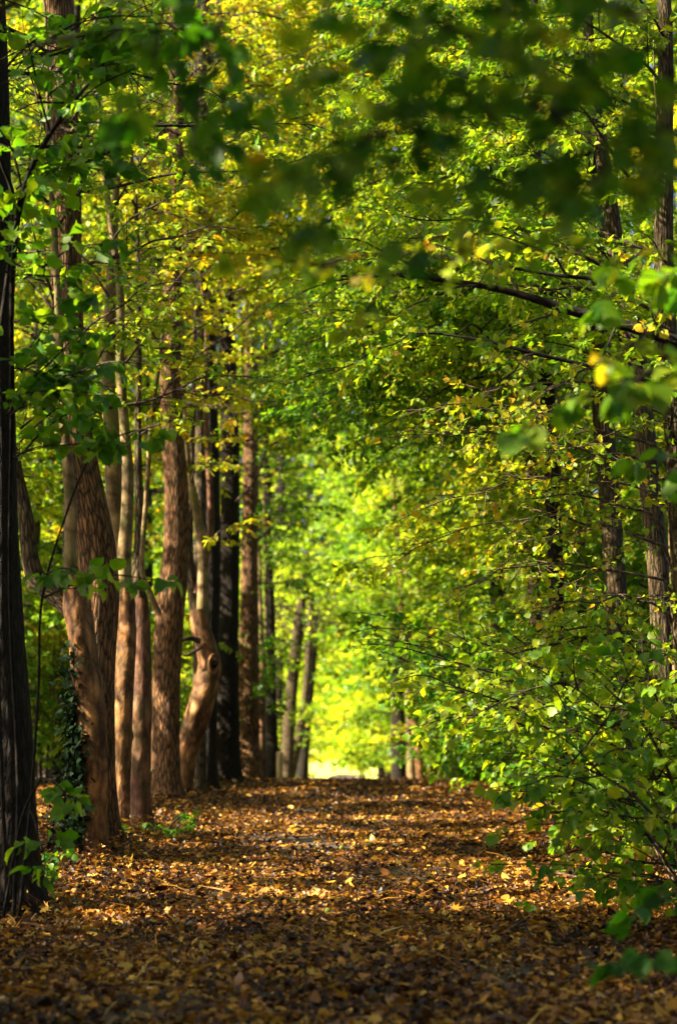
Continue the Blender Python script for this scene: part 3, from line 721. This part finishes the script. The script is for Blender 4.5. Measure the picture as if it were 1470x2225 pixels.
tree('oak_tree', 'furrowed trunk with thin stems close to it at the shrub edge', [(1500, 1700, 56), (1490, 1400, 54), (1475, 1100, 50), (1462, 900, 48), (1445, 700, 46), (1440, 500, 42), (1442, 300, 40)], 15.5, 'bark_grey', 40, .05, .02, 10,
     dict(zr=(3.4, 9), n=18, ln=(1.4, 2.8), leaf=.08, tint=.42, az=(math.pi, .9)), 1.4)
tree('oak_tree', 'thin dark trunk deep in the shade behind the crossing twigs', [(1268, 1700, 22), (1264, 1400, 21), (1258, 1100, 20), (1250, 900, 18), (1240, 700, 16)], 26, 'bark_shaded', 20, .04, .03, 11,
     dict(zr=(3.5, 10.5), n=22, ln=(2.2, 4.4), leaf=.095, tint=.40, az=(math.pi, .8)), 1.3)
tree('hornbeam_tree', 'pair of thin pale stems rising out of the shrubs', [(1225, 1700, 14), (1218, 1400, 13), (1210, 1150, 12), (1215, 950, 10)], 24, 'smooth_pale', 12, 0, .03, 9,
     dict(zr=(3.0, 8.5), n=22, ln=(1.6, 3.2), leaf=.085, tint=.46, az=(math.pi, 1.0)), 1.3)
tree('oak_tree', 'dark trunk at the far path end beside a green one', [(866, 1704, 36), (865, 1600, 31), (862, 1500, 29), (858, 1380, 27), (852, 1200, 23), (848, 1050, 20)], 55, 'bark_shaded', 20, .04, .02, 12,
     dict(zr=(3.8, 10), n=26, ln=(2, 4), leaf=.14, tint=.42))
tree('oak_tree', 'green mossy thin trunk at the far path end', [(894, 1700, 24), (892, 1600, 20), (888, 1450, 18), (884, 1250, 15)], 52, 'smooth_pale', 16, .0, .03, 9,
     dict(zr=(3.8, 8.4), n=28, ln=(1.6, 3), leaf=.13, mat='leaf_lime_lit', tint=.45))
tree('oak_tree', 'orange brown trunk leaning away from the path at its far end', [(915, 1700, 22), (906, 1600, 20), (896, 1520, 19), (885, 1440, 17), (874, 1350, 15), (868, 1230, 12)], 48, 'smooth', 16, .02, .03, 9,
     dict(zr=(3.0, 8), n=28, ln=(1.6, 3), leaf=.12, tint=.45))

# the tree that sends the arched limb over the path
P, r = trunk_pts([(1640, 1900, 80), (1630, 1500, 76), (1610, 1100, 72), (1590, 780, 66), (1580, 500, 60)], 13, 10.5)
root = empty('beech_tree', tuple(P[0])); base = P[0].copy()
_, Ps, rs = wood_part('trunk', P - base, r, M['bark_shaded'], root, 24, 6, .03, .02)
limb = [(1600, 790, 32), (1520, 760, 28), (1440, 733, 26), (1340, 702, 24), (1230, 672, 22), (1130, 640, 18), (1040, 620, 14), (940, 606, 11), (850, 598, 8), (740, 600, 5)]
Pl, rl = trunk_pts(limb, 12.6, None, False)
wood_part('limb', Pl - base, rl, M['twig_shaded'], root, 12, 5, .03, .04)
limb2 = [(1590, 640, 16), (1460, 615, 12), (1340, 608, 10), (1230, 600, 9), (1130, 585, 7), (1030, 560, 4)]
P2, r2 = trunk_pts(limb2, 13, None, False)
wood_part('limb', P2 - base, r2, M['twig_shaded'], root, 9, 5, 0, .04)
limb3 = [(1600, 860, 14), (1450, 840, 11), (1300, 800, 9), (1160, 768, 9), (1060, 742, 7), (960, 726, 4)]
P3, r3 = trunk_pts(limb3, 14, None, False)
wood_part('limb', P3 - base, r3, M['twig_shaded'], root, 9, 5, 0, .04)
W, L = [], Leaves()
for (a, b) in (((850, 598, 12.6), (600, 640, 12)), ((940, 606, 12.6), (700, 530, 12.2)), ((1040, 620, 12.6), (860, 700, 12)), ((1130, 640, 12.6), (960, 520, 12.6)), ((1230, 672, 12.6), (1080, 760, 12)), ((1230, 600, 13), (1060, 500, 12.6)), ((1130, 585, 13), (880, 540, 13)), ((1340, 608, 13), (1240, 480, 12.5)), ((1340, 702, 12.6), (1240, 820, 12)), ((1440, 733, 12.6), (1380, 620, 12)), ((1160, 768, 14), (1020, 850, 13.4)), ((1300, 800, 14), (1180, 890, 13.4)), ((960, 726, 14), (820, 760, 13.6)), ((1460, 615, 13), (1400, 500, 12.6))):
    W.append(Wood()); bough(W[-1], L, at(*a) - base, at(*b) - base, .010, leaf=.06, tint=.5, leafy=.4, tvar=.09)
woods(W, 'branch', M['twig'], root); L.build('crown', 'fine', M['leaf'], root)
prop(root, 'shaded beech whose long dark arched limb reaches over the path', 'tree')

# maples hanging bright green sprays over the path
def hanging_tree(name, label, trunk, d, top, bark, boughs, leaf, tint, tpl='simple', r0=.03, cat='tree', mat='leaf', wmat='twig', leafy=1.0, n=20, run=0, **kw):
    P, r = trunk_pts(trunk, d, top)
    root = empty(name, tuple(P[0])); base = P[0].copy()
    _, Ps, rs = wood_part('trunk', P - base, r, M[bark], root, n, 6, .03, .02)
    W, L = [], Leaves()
    for (a, b) in boughs:
        W.append(Wood()); e = at(*b); s0 = at(*a)
        # run the bough back to the trunk
        j = int(np.argmin(np.abs(Ps[:, 2] + base[2] - (s0[2] - .25))))
        if a[0] >= run and np.linalg.norm(Ps[j] + base - s0) > .3:
            W[-1].tube(catmull([Ps[j], (Ps[j] + s0 - base) / 2 + Z * .1, s0 - base], 4), np.linspace(r0 * 1.25, r0, 9), 7)
        bough(W[-1], L, s0 - base, e - base, r0, leaf=leaf, tint=tint + rng.normal(0, .03), leafy=leafy, **kw)
    woods(W, 'branch', M[wmat], root); L.build('crown', tpl, M[mat], root)
    return prop(root, label, cat), base

mb = []
for k in range(16):
    y0 = 640 + k * 20; mb.append(((1130 + rng.uniform(-30, 60), y0 - 20, 24 + rng.uniform(-1, 1)), (660 + rng.uniform(-40, 110) + max(0, k - 9) * 22, y0 + 60, 22 + rng.uniform(-1, 1.5))))
hanging_tree('maple_tree', 'maple with bright green sprays hanging over the middle of the path', [(1165, 1690, 34), (1160, 1300, 32), (1150, 900, 28), (1140, 600, 24)], 25, 11, 'bark_grey', mb, .095, .30, 'maple', .022)
mb = []
for k in range(15):
    y0 = 830 + k * 34; mb.append(((1060 + rng.uniform(-20, 80), y0 - 20, 33 + rng.uniform(-2, 2)), (800 + rng.uniform(-30, 130) + k * 5, y0 + 50 + rng.uniform(-20, 30), 31 + rng.uniform(-2, 2.5))))
hanging_tree('beech_tree', 'olive green layered tree over the far half of the path', [(1085, 1690, 36), (1080, 1300, 32), (1070, 900, 28)], 34, 11, 'bark_shaded', mb, .10, .42, 'simple', .028, wmat='twig_shaded')
mb = []
for k in range(20):
    y0 = 60 + k * 42; mb.append(((1130 + rng.uniform(-40, 90), y0 - 30, 21 + rng.uniform(-1, 1)), (640 + rng.uniform(-60, 200) + abs(k - 12) * 6, y0 + 40, 20 + rng.uniform(-1.5, 1.5))))
hanging_tree('hornbeam_tree', 'yellowing hornbeam spreading over the path above the arched limb', [(1215, 1690, 36), (1205, 1200, 34), (1180, 700, 30), (1160, 300, 26)], 22, 12, 'bark_shaded', mb, .075, .45, 'simple', .024, leafy=.9, tvar=.09)
mb = []
for k in range(18):
    y0 = 20 + k * 36; mb.append(((440 + rng.uniform(-40, 30), y0 + 30, 28.5 + rng.uniform(-1, 1)), (780 + rng.uniform(-100, 120), y0 - 10, 27.5 + rng.uniform(-2, 1.5))))
hanging_tree('hornbeam_tree', 'yellow green hornbeam reaching right across the path from behind the sunlit furrowed trunk', [(432, 1720, 30), (434, 1300, 28), (436, 800, 26), (438, 400, 24), (440, 60, 20)], 28.4, 14, 'bark_grey', mb, .085, .53, 'simple', .024)
mb = []
for k in range(13):
    y0 = 1000 + k * 52; mb.append(((915 + rng.uniform(-20, 40), y0 - 20, 57 + rng.uniform(-1, 1)), (700 + rng.uniform(-20, 70), y0 + 20 + rng.uniform(-10, 30), 56 + rng.uniform(-2, 2))))
hanging_tree('maple_tree', 'lime green maple whose low sprays half cover the bright opening', [(940, 1700, 24), (936, 1400, 22), (930, 1000, 18)], 57.5, 10, 'bark_shaded', mb, .12, .33, 'simple', .03, wmat='twig_shaded', leafy=.55)
mb = []
for k in range(12):
    y0 = 960 + k * 44; mb.append(((640 + rng.uniform(-20, 10), y0 - 10, 62 + rng.uniform(-1, 1)), (800 + rng.uniform(-50, 60), y0 + rng.uniform(-20, 30), 61 + rng.uniform(-2, 2))))
hanging_tree('maple_tree', 'lime green maple on the far side of the leaning trunks reaching over the opening', [(600, 1710, 24), (606, 1400, 22), (612, 1000, 18)], 63, 10, 'bark_shaded', mb, .12, .38, 'simple', .03, wmat='twig_shaded', leafy=.55)
# twiggy hornbeam at the right, drooping yellow sprays
mb = [((1420, 1000, 16), (830, 1010, 14.6)), ((1400, 960, 16), (870, 890, 14.8)), ((1430, 1080, 16), (960, 1130, 15)), ((1420, 1180, 16), (900, 1190, 14.8)), ((1440, 900, 16), (1000, 860, 15)), ((1440, 1150, 16), (1100, 1060, 14.6)),
      ((1440, 1260, 16), (1000, 1270, 15)), ((1440, 1330, 16), (1060, 1330, 14.6)), ((1430, 820, 16), (1050, 790, 15.4)), ((1440, 1040, 16), (1180, 960, 14.4)), ((1440, 1400, 15.8), (1120, 1400, 14.4))]
hanging_tree('hornbeam_tree', 'sparse hornbeam with bare crossing twigs and yellow tips at the shrub edge', [(1478, 1800, 26), (1472, 1500, 24), (1462, 1200, 22), (1455, 900, 18), (1450, 700, 14)], 16.2, 7.5, 'smooth_pale', mb, .06, .50, 'fine', .014, leafy=.22, wmat='twig_pale', bare=.2, tvar=.09, sp=.13, wob=.16)

# ------------------------------------------------------------------ shrubs
def shrub(name, label, base, stems, leaf, tint, tpl='simple', mat='leaf', smat='twig', group=None, leafy=1.0, nb=3, tvar=.07, seed=None, sh=(1.5, 3.0), lean=(0, 0), spread=.6, kw=None):
    root = empty(name, tuple(base)); L = Leaves(); kw = kw or {}
    W = Wood()
    for i in range(stems):
        a = rng.uniform(0, 6.28); h = rng.uniform(*sh)
        d = np.array([math.cos(a) * spread + lean[0], math.sin(a) * spread + lean[1], 1.0])
        p0 = np.array([math.cos(a), math.sin(a), 0]) * rng.uniform(.03, .18)
        p3 = p0 + d * h * np.array([1, 1, .9]); p1 = p0 + np.array([d[0] * .25, d[1] * .25, .38]) * h
        p2 = p0 + np.array([d[0] * .6, d[1] * .6, .72]) * h
        Ws = Wood(); Pst = catmull([p0 - Z * .1, p1, p2, p3], 5); r_ = rng.uniform(.009, .02)
        Ws.tube(Pst, np.linspace(r_, r_ * .3, len(Pst)), 7, 0, .05)
        Ws.build('stem', M[smat], root)
        for k in range(nb):
            j = int(len(Pst) * rng.uniform(.15, .95)); j = min(j, len(Pst) - 2)
            aa = rng.uniform(0, 6.28)
            dd = np.array([math.cos(aa) + lean[0] * 1.2, math.sin(aa) + lean[1] * 1.2, rng.normal(.25, .3)])
            bough(W, L, Pst[j], Pst[j] + unit(dd) * rng.uniform(.6, 1.3) * min(1, sh[1] * .6), .007, leaf=leaf, tint=tint + rng.normal(0, .05), tvar=tvar, leafy=leafy, **kw)
    W.build('branch', M['twig'], root); L.build('foliage', tpl, M[mat], root)
    return prop(root, label, 'shrub', group)

# right-hand hazels, near to far
G = 'shrubs along the shaded path edge'
RS = [(2.55, 12.6, 'hazel with the largest leaves at the near end of the shrub bank', 7, .085, .36, 1.6),
      (2.75, 14.4, 'hazel with yellow leaf clusters low over the path edge', 14, .080, .43, 2.0),
      (2.95, 16.4, 'dense green hazel between the yellow one and the twiggy hornbeam', 14, .080, .40, 2.4),
      (2.85, 18.6, 'green hazel arching out over the leaf litter in the middle of the shrub bank', 14, .080, .38, 2.6),
      (2.9, 21.0, 'pale green hazel whose sprays hang farthest over the path', 16, .085, .35, 2.9),
      (2.85, 23.8, 'deep green shrub below the bright maple sprays', 16, .085, .30, 2.9),
      (2.9, 27.0, 'dark green shrub in the far half of the shrub bank', 16, .09, .30, 2.3),
      (2.8, 30.5, 'low bright shrub near the crest of the path', 14, .095, .33, 1.5),
      (2.7, 35.0, 'last green shrub before the far trunks on the shrub bank', 14, .10, .36, 1.2)]
for (x, y, lab, n, lf, ti, h) in RS:
    shrub('hazel_shrub', lab, (x, y, float(gz(x, y))), n, lf, ti, 'fine' if y < 22 else 'simple', group=G, sh=(h * .5, h), lean=(-.42, -.1), nb=4, spread=.5, smat='twig_pale' if y < 17 else 'twig', leafy=.27 if y < 15 else .37 if y < 17 else .62)

# hazel in front of the big dark trunk, large green leaves
root = empty('hazel_shrub', (-2.0, 12.4, float(gz(-2., 12.4)))); base = np.array([-2.0, 12.4, float(gz(-2., 12.4))])
hz = [[(30, 1990, 10, 12.6), (40, 1700, 9, 12.6), (22, 1300, 8, 12.4), (26, 900, 9, 12.2), (28, 600, 12, 12.0), (50, 420, 14, 11.8), (110, 290, 11, 11.6), (210, 160, 7, 11.4)],
      [(18, 1980, 9, 12.8), (5, 1700, 8, 12.8), (-10, 1200, 8, 12.6), (-20, 900, 10, 12.4), (30, 480, 12, 12.2), (0, 340, 8, 12)],
      [(42, 1990, 8, 12.5), (66, 1760, 7, 12.4), (84, 1500, 6, 12.2), (92, 1300, 6, 12), (150, 1100, 5, 11.8), (200, 980, 4, 11.6)],
      [(8, 1990, 8, 12.4), (48, 1780, 7, 12.2), (90, 1690, 5, 12)]]
for s in hz: stem(root, base, s, 12, 'twig_shaded', n=8)
HB = [((110, 290, 11.6), (330, 120, 11)), ((210, 160, 11.4), (420, 40, 10.6)), ((50, 420, 11.8), (-60, 150, 11.5)), ((110, 290, 11.6), (60, 60, 11.2)), ((50, 420, 11.8), (190, 330, 11)), ((28, 600, 12), (190, 660, 11.2)), ((26, 700, 12.1), (170, 760, 11.3)),
      ((26, 900, 12.2), (200, 880, 11.4)), ((92, 1300, 12), (330, 1300, 11.4)), ((24, 800, 12.2), (210, 1010, 11.4)), ((22, 1000, 12.3), (190, 960, 11.6)), ((92, 1260, 12), (170, 1240, 11.6)), ((30, 480, 12.2), (70, 330, 11.6)), ((90, 1690, 12), (170, 1740, 11.6)), ((200, 980, 11.6), (330, 930, 11.2)), ((66, 1760, 12.4), (110, 1890, 12)), ((0, 340, 12), (-40, 60, 11.6)), ((26, 880, 12.2), (-70, 840, 11.5))]
W, L = [], Leaves()
for k in range(26):
    y0 = rng.uniform(60, 960); s0 = (rng.uniform(10, 60), y0 + 60, 12.2 + rng.uniform(-.3, .3))
    HB.append((s0, (s0[0] + rng.choice([-1, 1, 1, 1]) * rng.uniform(90, 200), y0 + rng.uniform(-80, 30), 11.7 + rng.uniform(-.4, .5))))
for k in range(10):
    y0 = rng.uniform(40, 330); HB.append(((130 + rng.uniform(-30, 60), y0 + 40, 11.6), (260 + rng.uniform(-40, 160), y0 + rng.uniform(-40, 40), 11.2 + rng.uniform(-.4, .4))))
for (a, b) in HB:
    W.append(Wood()); bough(W[-1], L, at(*a) - base, at(*b) - base, .007, leaf=.105, tint=.29, leafy=.75, sp=.2, sub=.2, wide=.35, tvar=.07)
woods(W, 'branch', M['twig_shaded'], root); L.build('foliage', 'fine', M['leaf'], root)
prop(root, 'hazel with large toothed green leaves hanging in front of the thick dark trunk', 'shrub')

# understorey seen between the trunks of the row: four kinds, copied
def proto_shrub(tint, tpl='simple', leaf=.09):
    shrub('understorey_shrub', 'leafy green shrub growing behind the row of trunks', (0, 0, 0), 16, leaf, tint, tpl, group='understorey shrubs behind the row', sh=(1.4, 3.4), spread=.45, nb=4)
    return [o for o in COL.objects if o.name.startswith('understorey_shrub') and o.parent is None][-1]
def kids(o): return [c for c in o.children]
def copy_thing(src, loc, rz, sc, label=None, group=None):
    c = src.copy(); COL.objects.link(c); c.location = loc; c.rotation_euler = (0, 0, rz); c.scale = (sc, sc, sc)
    if label: c['label'] = label
    if group: c['group'] = group
    for k in KIDS[src.name]:
        d = k.copy(); COL.objects.link(d); d.parent = c
    return c
KIDS = {}
def reg(o):
    bpy.context.view_layer.update(); KIDS[o.name] = list(o.children); return o
ps = [reg(proto_shrub(.33)), reg(proto_shrub(.44)), reg(proto_shrub(.52))]
used = set()
def put(src, x, y, rz, sc, label=None, group=None, dz=0):
    loc = (x, y, float(gz(x, y)) - .03 + dz)
    if src.name not in used:
        used.add(src.name); src.location = loc; src.rotation_euler = (0, 0, rz); src.scale = (sc,) * 3
        if label: src['label'] = label
        if group: src['group'] = group
        return src
    return copy_thing(src, loc, rz, sc, label, group)
US = [(-4.5, 29.5), (-5.6, 33), (-4.6, 36), (-6.4, 37), (-3.6, 34.5), (-5.2, 41), (-3.6, 39), (-7.6, 42), (-4.0, 31.5), (-6.6, 30.5), (-2.35, 56), (-1.85, 64)]
for i, (x, y) in enumerate(US):
    put(ps[i % 3], x, y, rng.uniform(0, 6), rng.uniform(.85, 1.25), 'leafy green shrub behind the row of trunks, seen between them')
UR = [(4.6, 19), (4.4, 23), (5.2, 27), (4.2, 31), (5.8, 33), (4.2, 38), (3.4, 41), (6.4, 40), (3.2, 47), (5, 50), (3.0, 55), (4.4, 61), (3.2, 68), (4.6, 77)]
for i, (x, y) in enumerate(UR):
    put(ps[(i + 1) % 3], x, y, rng.uniform(0, 6), rng.uniform(.9, 1.3), 'leafy green shrub growing deeper in behind the shrub bank', 'understorey shrubs behind the shrub bank')

# slender woodland trees farther in and along the far path: prototypes, copied
def proto_tree(tint, leaf, h, bark, zr, n, ln, tpl='simple', wmat='twig', mat='leaf'):
    root = empty('woodland_tree')
    P = np.array([[0, 0, -.1], [.02, 0, .4], [.1, .05, h * .35], [.0, .12, h * .7], [.1, .05, h]]); r = np.array([.2, .15, .125, .09, .03])
    _, Ps, rs = wood_part('trunk', P, r, M[bark], root, 14, 6, .03, .03)
    crown(root, Ps, rs, zr, n, ln, leaf, tint, tpl, mat, wmat=wmat, each=False, kw=dict(twig2=False, sp=.2, sub=.2), rise=.2)
    prop(root, 'slender woodland tree', 'tree', 'woodland trees behind the row')
    return reg(root)
pt = [proto_tree(.42, .12, 8.5, 'bark_shaded', (1.2, 8.4), 40, (2.2, 3.8)), proto_tree(.54, .12, 9, 'bark_grey', (1.4, 8.9), 40, (2.2, 3.8)), proto_tree(.34, .13, 7.5, 'smooth_pale', (1.0, 7.4), 34, (1.8, 3.2))]
LT = [(-5.8, 31), (-5.6, 35), (-4.4, 38), (-7.5, 42)]
for i, (x, y) in enumerate(LT):
    put(pt[i % 3], x, y, rng.uniform(0, 6), rng.uniform(.85, 1.15), 'slender woodland tree standing behind the row of trunks')
RT = [(5.2, 24), (4.6, 29), (6.4, 32), (4.8, 36), (7, 42), (4.6, 45), (8, 52), (5.2, 58), (10, 64), (6.5, 70), (4.2, 22)]
for i, (x, y) in enumerate(RT):
    put(pt[(i + 1) % 3], x, y, rng.uniform(0, 6), rng.uniform(.85, 1.15), 'slender woodland tree standing deep behind the shrub bank', 'woodland trees behind the shrub bank')
pf = [proto_tree(.52, .15, 8.5, 'bark_shaded', (1.2, 8.4), 40, (2.2, 3.8), mat='leaf_lime_lit'), proto_tree(.40, .15, 9, 'bark_grey', (1.4, 8.9), 34, (2.4, 4.0), mat='leaf_lime_lit')]
FT = [(1.7, 74, 1), (1.2, 97, 1), (2.9, 60, 1), (3.0, 69, 1.1), (3.6, 80, 1.2), (4.6, 92, 1.2), (2.5, 64, .9), (2.2, 86, 1), (6, 76, 1.3), (6.5, 88, 1.3), (-3.0, 68, .55), (-2.9, 83, .6), (-1.6, 100, .75), (7, 98, 1.4)]
for i, (x, y, sc) in enumerate(FT):
    put(pf[i % 2], x, y, rng.uniform(0, 6), sc, 'leafy tree arching over the far end of the path', 'trees over the far end of the path')
ET = [(-9, 126), (-5.5, 131), (-2, 128), (1.5, 132), (5, 127), (8.5, 131), (12, 128), (-13, 130), (7.5, 112)]
for i, (x, y) in enumerate(ET):
    put(pf[i % 2], x, y, rng.uniform(0, 6), rng.uniform(1.3, 1.7), 'sunlit tree beyond the bright opening at the end of the path', 'sunlit trees beyond the opening')
for i, (x, y) in enumerate([(-6, 122), (-3.5, 124), (-1, 121), (1.5, 125), (4, 122), (6.5, 124), (3, 119)]):
    put(ps[i % 3], x, y, rng.uniform(0, 6), rng.uniform(1.2, 1.7), 'sunlit bush at the edge of the bright meadow', 'sunlit bushes at the meadow edge')

for (x, y, lab) in ((-2.02, 19.2, 'tiny green seedling in the litter at the foot of the slim scarred trunk'), (-1.85, 20.3, 'low green seedling in front of the stout reddish trunk'), (-2.35, 15.4, 'leafy seedling between the dark trunk and the ivy-clad pollard'), (2.15, 16.2, 'small seedling in the litter below the shrub bank')):
    shrub('seedling', lab, (x, y, float(gz(x, y))), 3, .055, .24, 'fine', sh=(.10, .28), nb=2, leafy=.5, kw=dict(wide=.3))

# the far wood: leaf masses nobody could count
def wood_mass(x0, x1, y0, y1, z0, z1, n, leaf, tint, name='far_woods', label='mass of leaves of the far wood'):
    L = Leaves()
    cl = n // 60
    c = np.stack([rng.uniform(x0, x1, cl), rng.uniform(y0, y1, cl), rng.uniform(0, 1, cl)], -1)
    c[:, 2] = gz(c[:, 0], c[:, 1]) + z0 + (z1 - z0) * c[:, 2]
    p = np.repeat(c, 60, 0) + rng.normal(0, 1, (cl * 60, 3)) * np.array([1.2, 1.2, .6])
    m = len(p)
    p[:, 2] = np.maximum(p[:, 2], gz(p[:, 0], p[:, 1]) + .1)
    L.add(p, rng.normal(0, 1, (m, 3)), Z * .4 + rng.normal(0, 1, (m, 3)), leaf * rng.uniform(.6, 1.2, m), np.clip(tint + np.repeat(rng.normal(0, .06, cl), 60) + rng.normal(0, .05, m), 0, 1))
    prop(L.build(name, 'simple', M['leaf_matt']), label, 'woods', kind='stuff')
wood_mass(-24, -10, 40, 60, 0, 7, 25000, .26, .42, label='mass of leaves of the wood behind the row of trunks')
wood_mass(8, 24, 36, 110, 0, 12, 40000, .26, .40, label='mass of leaves of the wood behind the shrub bank')
wood_mass(-36, 36, 138, 156, 0, 66, 280000, .6, .47, label='sunlit leaf mass of the wood across the meadow')

# ------------------------------------------------------------------ blurred boughs close to the camera
mb = [((1500, 296, 4.3), (980, 292, 4.3)), ((980, 292, 4.3), (640, 270, 4.4)), ((1400, 290, 4.3), (1180, 60, 4.2)), ((1240, 290, 4.3), (1010, 110, 4.3)), ((1100, 290, 4.3), (800, 120, 4.4)), ((1420, 300, 4.3), (1240, 410, 4.2)), ((1200, 296, 4.3), (960, 440, 4.3)), ((1000, 292, 4.3), (730, 420, 4.3)), ((900, 290, 4.3), (660, 180, 4.5)), ((1480, 220, 4.2), (1330, 30, 4.1)), ((1500, 120, 4.4), (1150, 180, 4.5)), ((1500, 60, 4.5), (1050, 20, 4.6)), ((1350, 300, 4.4), (1120, 400, 4.4)), ((1180, 20, 4.6), (860, 60, 4.7)), ((1300, 200, 4.7), (900, 230, 4.7)), ((1500, 370, 4.5), (1300, 380, 4.5)), ((860, 290, 4.4), (640, 400, 4.4)), ((1100, 120, 4.6), (780, 20, 4.7))]
hanging_tree('beech_tree', 'nearest beech outside the view, its dark blurred leafy bough hanging across the top', [(1990, 2900, 260), (1980, 1900, 240), (1960, 1000, 220), (1940, 300, 190)], 4.6, 6.5, 'bark_shaded', mb, .068, .30, 'fine', .007, run=1450, wmat='twig_shaded', leafy=1.15, sp=.10, sub=.12, tvar=.10, wide=.36)
mb = [((1500, 560, 7), (1050, 575, 6.8)), ((1050, 575, 6.8), (540, 590, 6.8)), ((1500, 700, 7), (1330, 770, 6.6)), ((900, 580, 6.8), (770, 670, 6.7)), ((1300, 570, 7), (1080, 530, 6.8)), ((760, 580, 6.8), (560, 560, 6.6))]
hanging_tree('hornbeam_tree', 'yellowing hornbeam outside the view, its thin blurred brown-tipped bough crossing above the arched limb', [(1900, 2400, 130), (1880, 1600, 120), (1850, 900, 100), (1830, 500, 90)], 7.4, 6.5, 'bark_shaded', mb, .062, .50, 'fine', .007, run=1450, leafy=.5, wide=.22, sp=.14, tvar=.09)
mb = [((1560, 800, 7.6), (1190, 880, 7.2)), ((1500, 810, 7.6), (1300, 830, 7.2)), ((1540, 590, 8), (1360, 640, 7.8)), ((1560, 640, 8), (1400, 610, 7.6)), ((1540, 1090, 8.6), (1440, 1010, 8.4))]
hanging_tree('hazel_shrub', 'near hazel with one blurred pale green spray lit by the sun', [(1800, 2420, 40), (1790, 1800, 36), (1770, 1100, 30), (1750, 700, 24)], 8, 5.2, 'twig', mb, .115, .33, 'fine', .007, run=1450, cat='shrub', leafy=.6, wide=.2, sp=.16)
mb = [((420, -60, 6), (300, 240, 5.8)), ((470, -80, 6), (450, 220, 6)), ((540, -60, 6), (380, 300, 5.8)), ((430, 60, 6), (520, 330, 5.8))]
P0 = at(-700, 2700, 6)
hanging_tree('hazel_shrub', 'near hazel dangling a blurred dark green cluster from above', [(-600, 2450, 60), (-520, 1500, 56), (-380, 600, 44), (-40, 0, 30), (250, -180, 22), (480, -240, 14)], 6, None, 'twig_shaded', mb, .09, .20, 'fine', .006, cat='shrub', leafy=.42, wide=.3, sp=.16)
mb = [((1560, 2100, 7.4), (1370, 2070, 7.2)), ((1560, 1960, 8), (1440, 1950, 7.8))]
hanging_tree('hazel_shrub', 'low near hazel with a few blurred dark leaves over the litter', [(1640, 2440, 30), (1620, 2200, 26), (1600, 2000, 20), (1590, 1850, 14)], 7.6, None, 'twig_shaded', mb, .10, .2, 'fine', .006, cat='shrub', leafy=.6, wide=.2, sp=.16)

# unseen trees added to shade the path; those behind the row are in view
def tall_tree(x, y, zr, n, lab, leaf=.15, cut=True, tint=.38, grp='unseen tall trees added to shade the path'):
    g = float(gz(x, y)); root = empty('woodland_tree', (x, y, g))
    P = np.array([[0, 0, -.1], [.02, 0, .4], [.1, .05, 4], [.0, .12, zr[1] * .7], [.1, .05, zr[1] + .3]]); r = np.array([.3, .22, .18, .12, .04])
    _, Ps, rs = wood_part('trunk', P, r, M['bark_shaded'], root, 14, 6, .03, .03)
    crown(root, Ps, rs, zr, n, (2.6, 4.4), leaf, tint, wmat='twig_shaded', each=False, gaps=np.array([x, y, g]) if cut else None, kw=dict(twig2=False, sp=.22, sub=.22, leafy=1.15), rise=.15, taper=.15)
    prop(root, lab, 'tree', grp)
tall_tree(2.95, 4.75, (4.4, 10), 40, 'unseen dense tree added to roof and shade the near end of the path', cut=False)
tall_tree(-3.4, 2.2, (4.8, 10), 36, 'unseen dense tree added for shade opposite the nearest beech', cut=False)
for (x, y, tt, lab) in ((-4.7, 33, .50, 'tall woodland tree in yellow green leaf right behind the row of trunks'), (-5.8, 38.5, .44, 'tall green woodland tree farther in behind the row of trunks'), (-4.3, 41.5, .52, 'tall yellow green woodland tree behind the far half of the row'), (-8, 43, .46, 'tall woodland tree deepest in the wood behind the row')):
    tall_tree(x, y, (5, 16), 60, lab, .11, True, tt, 'woodland trees behind the row')
for (x, y) in ((-9.6, 6.5), (-9.2, 11), (-10.4, 14.5), (-9.4, 18), (-10.2, 22), (-9.6, 26), (-10.4, 30)):  # out-of-view trees added to filter the sunlight
    tall_tree(x, y, (4.5, 16.5), 60, 'unseen tall dense tree added to filter the sun before the path')
for (x, y, z0, z1) in ((-6.6, 8.4, 2.8, 7.4), (-7.5, 5, 2.8, 7.4), (-5, 1, 2.8, 7.4), (5.5, 5, 6.5, 12.8), (4.5, 0, 6.5, 12.8), (-4, -3, 6.5, 12.8), (6.5, 11, 6.5, 12.8), (-6.8, 1.0, 6, 12.8), (.4, -4.5, 5.5, 12), (3.6, 8.6, 7.5, 13)):  # added out of view to keep the foreground in shade
    tall_tree(x, y, (z0, z1), 38, 'unseen spreading tree added to shade the near end of the path', cut=False)
litter()
